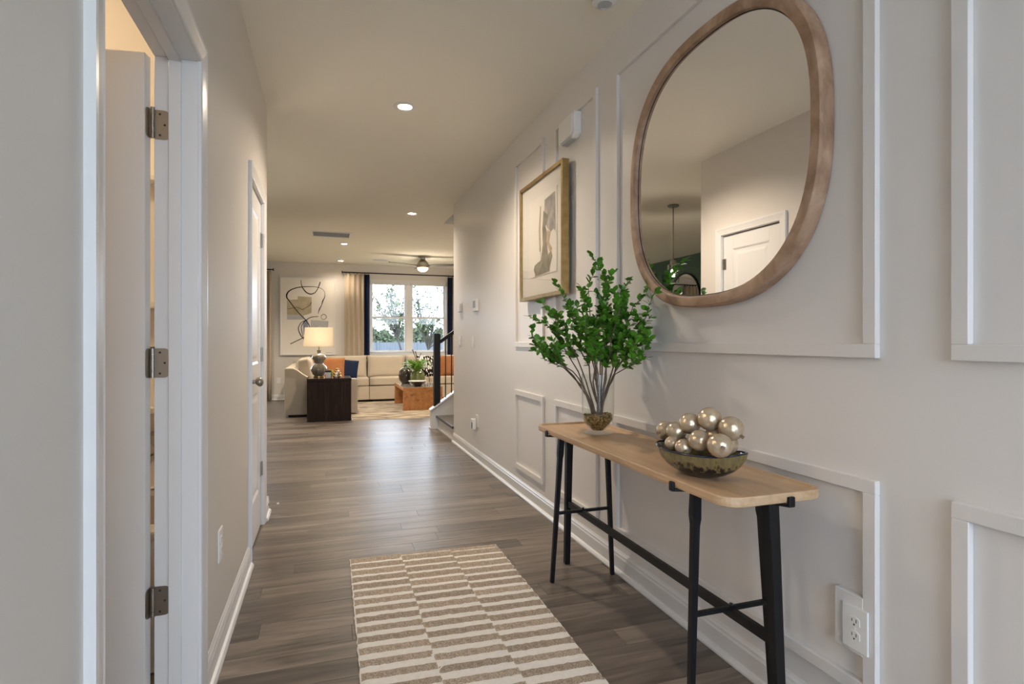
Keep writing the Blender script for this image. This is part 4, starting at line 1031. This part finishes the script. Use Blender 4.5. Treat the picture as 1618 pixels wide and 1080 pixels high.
curtain('window_curtain', -1.42, -1.0, 'beige curtain at the far left by the patio door', 'curtain', 4)
def rod(x0, x1, label):
    t = thing('curtain_rod', ((x0 + x1) / 2, YB - .085, 2.55), label, 'curtain rod')
    MB().tube([(x0, YB - .085, 2.562), (x1, YB - .085, 2.562)], .012, 12).build('pole', M['black'], t)
    for x_, d in ((x0, -1), (x1, 1)):
        MB().tube([(x_, YB - .085, 2.562), (x_ + d * .012, YB - .085, 2.562), (x_ + d * .014, YB - .085, 2.562), (x_ + d * .030, YB - .085, 2.562)], [.012, .012, .026, .026], 14).build('end_cap', M['black'], t)
        MB().tube([(x_ - d * .05, YB, 2.562), (x_ - d * .05, YB - .085, 2.562)], .008, 8).build('bracket', M['black'], t)
rod(.345, 3.05, 'long black curtain rod above the double window'); rod(-3.3, -.985, 'black curtain rod end at the far left')
# ceiling fan
FXc, FYc = 1.724, 10.43
fan = thing('ceiling_fan', (FXc, FYc, ZC), 'brushed nickel flush ceiling fan with thin blades and lit bowl', 'ceiling fan')
MB().lathe([(.001, 0), (.082, 0), (.082, -.016), (.045, -.024), (.045, -.060), (.070, -.085), (.105, -.125), (.112, -.160), (.112, -.205), (.100, -.212), (.001, -.212)], (FXc, FYc, ZC), 32).build('motor_housing', M['metal'], fan)
MB().lathe([(.104, -.212), (.100, -.235), (.080, -.262), (.045, -.280), (.001, -.286)], (FXc, FYc, ZC), 28).build('light_bowl', M['bulbglass'], fan)
for a in (math.radians(187), math.radians(-6), math.radians(92)):
    m = MB(); d = Vector((math.cos(a), math.sin(a), 0)); s_ = Vector((-math.sin(a), math.cos(a), 0)); vs_ = []
    for r, w_, z in ((.09, .05, -.175), (.18, .11, -.165), (.40, .13, -.152), (.60, .10, -.145), (.64, .05, -.143)):
        for q, zz in ((-1, 0.012), (1, -.012)): p = Vector((FXc, FYc, ZC + z)) + d * r + s_ * q * w_ / 2; vs_.append((p.x, p.y, p.z + zz))
    tp = [(x_, y_, z_ + .005) for x_, y_, z_ in vs_]; fs_ = [(i * 2, i * 2 + 1, i * 2 + 3, i * 2 + 2) for i in range(4)]
    n_ = len(vs_); rim = [0, 2, 4, 6, 8, 9, 7, 5, 3, 1]
    m.add(vs_ + tp, fs_ + [tuple(i + n_ for i in f) for f in fs_] + [(rim[i], rim[(i + 1) % 10], n_ + rim[(i + 1) % 10], n_ + rim[i]) for i in range(10)]).build('blade', mat('fan_blade_grey', (.12, .11, .10), .45), fan)
l = bpy.data.lights.new('fan_lamp', 'POINT'); l.energy = 10; l.color = WARM; l.shadow_soft_size = .08
o = bpy.data.objects.new('fan_lamp', l); o.location = (FXc, FYc, ZC - .38); C.objects.link(o); par(o, fan)

# ------------------------------------------------------------ dining side seen in the mirror
PXc, PYc = -1.07, 5.57
pe_ = thing('glass_pendant', (PXc, PYc, ZC), 'clear glass cylinder pendant on a nickel rod, seen in the mirror', 'pendant light')
MB().lathe([(.001, 0), (.065, 0), (.065, -.018), (.055, -.024), (.001, -.024)], (PXc, PYc, ZC), 28).build('canopy', M['metal'], pe_)
MB().tube([(PXc, PYc, ZC - .02), (PXc, PYc, 2.09)], .006, 8).build('rod', M['metal'], pe_)
MB().lathe([(.001, .0), (.035, 0), (.035, -.05), (.022, -.055), (.022, -.085), (.001, -.085)], (PXc, PYc, 2.10), 20).build('socket', M['metal'], pe_)
MB().lathe([(.066, 1.835), (.066, 2.05), (.030, 2.058), (.030, 2.054), (.063, 2.046), (.063, 1.835), (.066, 1.835)], (PXc, PYc, 0), 32).build('glass_shade', M['vglass'], pe_)
MB().sphere((PXc, PYc, 1.965), .03, 16, 10, (1, 1, 1.25)).build('bulb', M['bulb'], pe_)
l = bpy.data.lights.new('pendant_lamp', 'POINT'); l.energy = 12; l.color = WARM; l.shadow_soft_size = .012
o = bpy.data.objects.new('pendant_lamp', l); o.location = (PXc, PYc, 1.912); C.objects.link(o); par(o, pe_)
rm = thing('round_mirror', (XG, 8.85, 1.50), 'round black-framed mirror on the green wall, seen in the large mirror', 'mirror')
n = 48; c0 = (8.85, 1.97); R_ = .46; fr_ = []
for r, x in ((R_, XG), (R_, XG + .03), (R_ - .025, XG + .03), (R_ - .025, XG + .012)): fr_ += [(x, c0[0] + r * math.cos(2 * PI * k / n), c0[1] + r * math.sin(2 * PI * k / n)) for k in range(n)]
MB().add(fr_, [(i * n + k, i * n + (k + 1) % n, (i + 1) * n + (k + 1) % n, (i + 1) * n + k) for i in range(3) for k in range(n)], True).build('black_frame', M['black'], rm)
gl = [(XG + .014, c0[0] + (R_ - .025) * math.cos(2 * PI * k / n), c0[1] + (R_ - .025) * math.sin(2 * PI * k / n)) for k in range(n)]
MB().add(gl + [(XG + .004, v[1], v[2]) for v in gl], [tuple(range(n)), tuple(range(n, 2 * n))[::-1]]).build('mirror_glass', M['silver'], rm)

# ------------------------------------------------------------ tub room seen past the open door
tb = thing('bathtub', (-1.3, 2.6, 0), 'white bathtub with moulded surround glimpsed past the open door', 'bathtub')
BX0, BX1 = -2.28, XL - WT - .01
box('apron', BX0, BX1, 2.26, 2.30, 0, .47, M['tub'], tb, .008)
m = MB().box(BX0, BX1, 2.25, 2.34, .47, .50).box(BX0, BX1, 2.90, 2.97, .47, .50).box(BX0, BX0 + .1, 2.34, 2.90, .47, .50).box(BX1 - .08, BX1, 2.34, 2.90, .47, .50)
m.build('rim', M['tub'], tb, .008); box('basin', BX0, BX1, 2.30, 2.95, .06, .12, M['tub'], tb)
box('surround', BX0, BX1, 2.955, 2.975, .50, 2.1, M['tub'], tb)
for z in (.84, 1.31, 1.88): box('ledge', BX0, BX1, 2.87, 2.956, z, z + .03, M['tub'], tb, .008)
MB().tube([(-.74, 2.95, .64), (-.74, 2.84, .64), (-.74, 2.82, .62)], [.018, .016, .014], 12).build('spout', M['chrome'], tb); MB().tube([(-.74, 2.95, .72), (-.74, 2.90, .72)], [.035, .020], 14).build('valve', M['chrome'], tb)
vl = thing('bath_ceiling_lamp', (-1.62, 2.12, ZC), 'warm flush ceiling lamp in the tub room', 'ceiling light')
MB().lathe([(.001, -.075), (.07, -.07), (.12, -.05), (.14, -.02), (.14, -.018), (.001, -.018)], (-1.62, 2.12, ZC), 28).build('lamp_glass', M['bulbglass'], vl)
MB().lathe([(.001, -.018), (.15, -.018), (.15, 0), (.001, 0)], (-1.62, 2.12, ZC), 28).build('lamp_base', M['metal'], vl)
l = bpy.data.lights.new('bath_lamp', 'POINT'); l.energy = 27; l.color = (1, .76, .50); l.shadow_soft_size = .1
o = bpy.data.objects.new('bath_lamp', l); o.location = (-1.62, 2.12, ZC - .16); C.objects.link(o); par(o, vl)

# ------------------------------------------------------------ outdoors
struct(box('lawn', -60, 60, YB + .2, 90, -.5, -.30, M['lawn']))
struct(box('front_walk', -20, 20, -30, YF - .12, -.5, -.15, mat('concrete', (.5, .49, .47), .9)))
def tree(x, y, cc, rad, nb, nl, label, seed):
    """young tree: trunk base x,y; crown centre cc and radii; nb thin branches, nl small leaves"""
    rd = random.Random(seed); t = thing('yard_tree', (x, y, -.3), label, 'tree'); mb = MB(); spots = []
    cc = Vector(cc); root = Vector((x, y, -.3)); fork = Vector((x, y, .5)).lerp(Vector((cc.x, cc.y, cc.z - rad[2])), .5)
    mb.tube([root, root.lerp(fork, .5) + Vector((.03, 0, 0)), fork], [.06, .05, .04], 7)
    for _ in range(nb):
        e = cc + Vector((rd.uniform(-1, 1) * rad[0], rd.uniform(-1, 1) * rad[1], rd.uniform(-.7, 1) * rad[2])); m_ = fork.lerp(e, .5) + Vector((rd.gauss(0, .12), rd.gauss(0, .12), .12))
        pts = [fork * (1 - q) ** 2 + m_ * 2 * q * (1 - q) + e * q * q for q in (0, .2, .4, .6, .8, 1)]
        mb.tube(pts, [.034, .030, .026, .022, .018, .012], 5)
        for _k in range(4):
            q = rd.choice(pts[2:]); w_ = q + Vector((rd.gauss(0, .28), rd.gauss(0, .28), rd.gauss(.05, .22))); mb.tube([q, w_], [.014, .009], 4); spots += [w_, q.lerp(w_, .5)]
    mb.build('trunk', M['trunk'], t); lv = MB()
    for _ in range(nl):
        c = rd.choice(spots) + Vector((rd.gauss(0, .10), rd.gauss(0, .10), rd.gauss(0, .10)))
        a = Vector((rd.gauss(0, 1), rd.gauss(0, 1), rd.gauss(0, 1))).normalized() * rd.uniform(.07, .11); b = Vector((rd.gauss(0, 1), rd.gauss(0, 1), rd.gauss(0, 1))).normalized() * .06
        lv.add([c - a, c + b, c + a, c - b], [(0, 1, 2, 3)])
    o_ = lv.build('foliage', M['treeleaf'], t); o_['kind'] = 'stuff'
tree(3.55, 26.0, (2.75, 26.0, 3.0), (1.0, .8, .95), 22, 700, 'airy young tree with open branches outside the left window pane', 3)
tree(5.15, 29.5, (5.15, 29.5, 2.9), (1.05, .9, 2.0), 26, 850, 'slender leafy tree outside the right window pane', 11)
for i, lab in enumerate(('hazy distant tree clump hidden left of the window', 'hazy distant tree clump seen through the left window pane', 'hazy distant tree clump seen at the window mullion', 'hazy distant tree clump seen through the right window pane', 'hazy distant tree clump beyond the right window edge')):
    x = -2.0 + 4.0 * i; o = MB(); rd = random.Random(i + 20); yy = 50 + 5 * (i % 2)
    ph = rd.uniform(0, 6)
    for k in range(2600):
        dx = rd.uniform(-2.6, 2.6); top = 2.2 + .35 * math.sin(dx * 1.7 + ph) + .2 * math.sin(dx * 4.1 + ph)
        c = Vector((x + dx, yy + rd.uniform(-.5, .5), top * rd.random() ** .8 - .1))
        u_ = Vector((rd.gauss(0, 1), rd.gauss(0, .5), rd.gauss(0, 1))).normalized() * .17; v_ = Vector((rd.gauss(0, 1), rd.gauss(0, .5), rd.gauss(0, 1))).normalized() * .13
        o.add([c - u_, c + v_, c + u_, c - v_], [(0, 1, 2, 3)])
    tag(o.build('distant_tree_clump', M['hedge']), lab, 'tree', 'distant tree line through the window')
fe = thing('yard_fence', (3, 34, -.3), 'low pale fence crossing the yard outside the window', 'fence')
for i in range(12): box('fence_panel', -9 + 2.4 * i, -6.72 + 2.4 * i, 34, 34.06, -.3, 1.08, M['fence'], fe); box('fence_post', -9.1 + 2.4 * i, -8.98 + 2.4 * i, 33.96, 34.1, -.3, 1.16, M['fence'], fe)
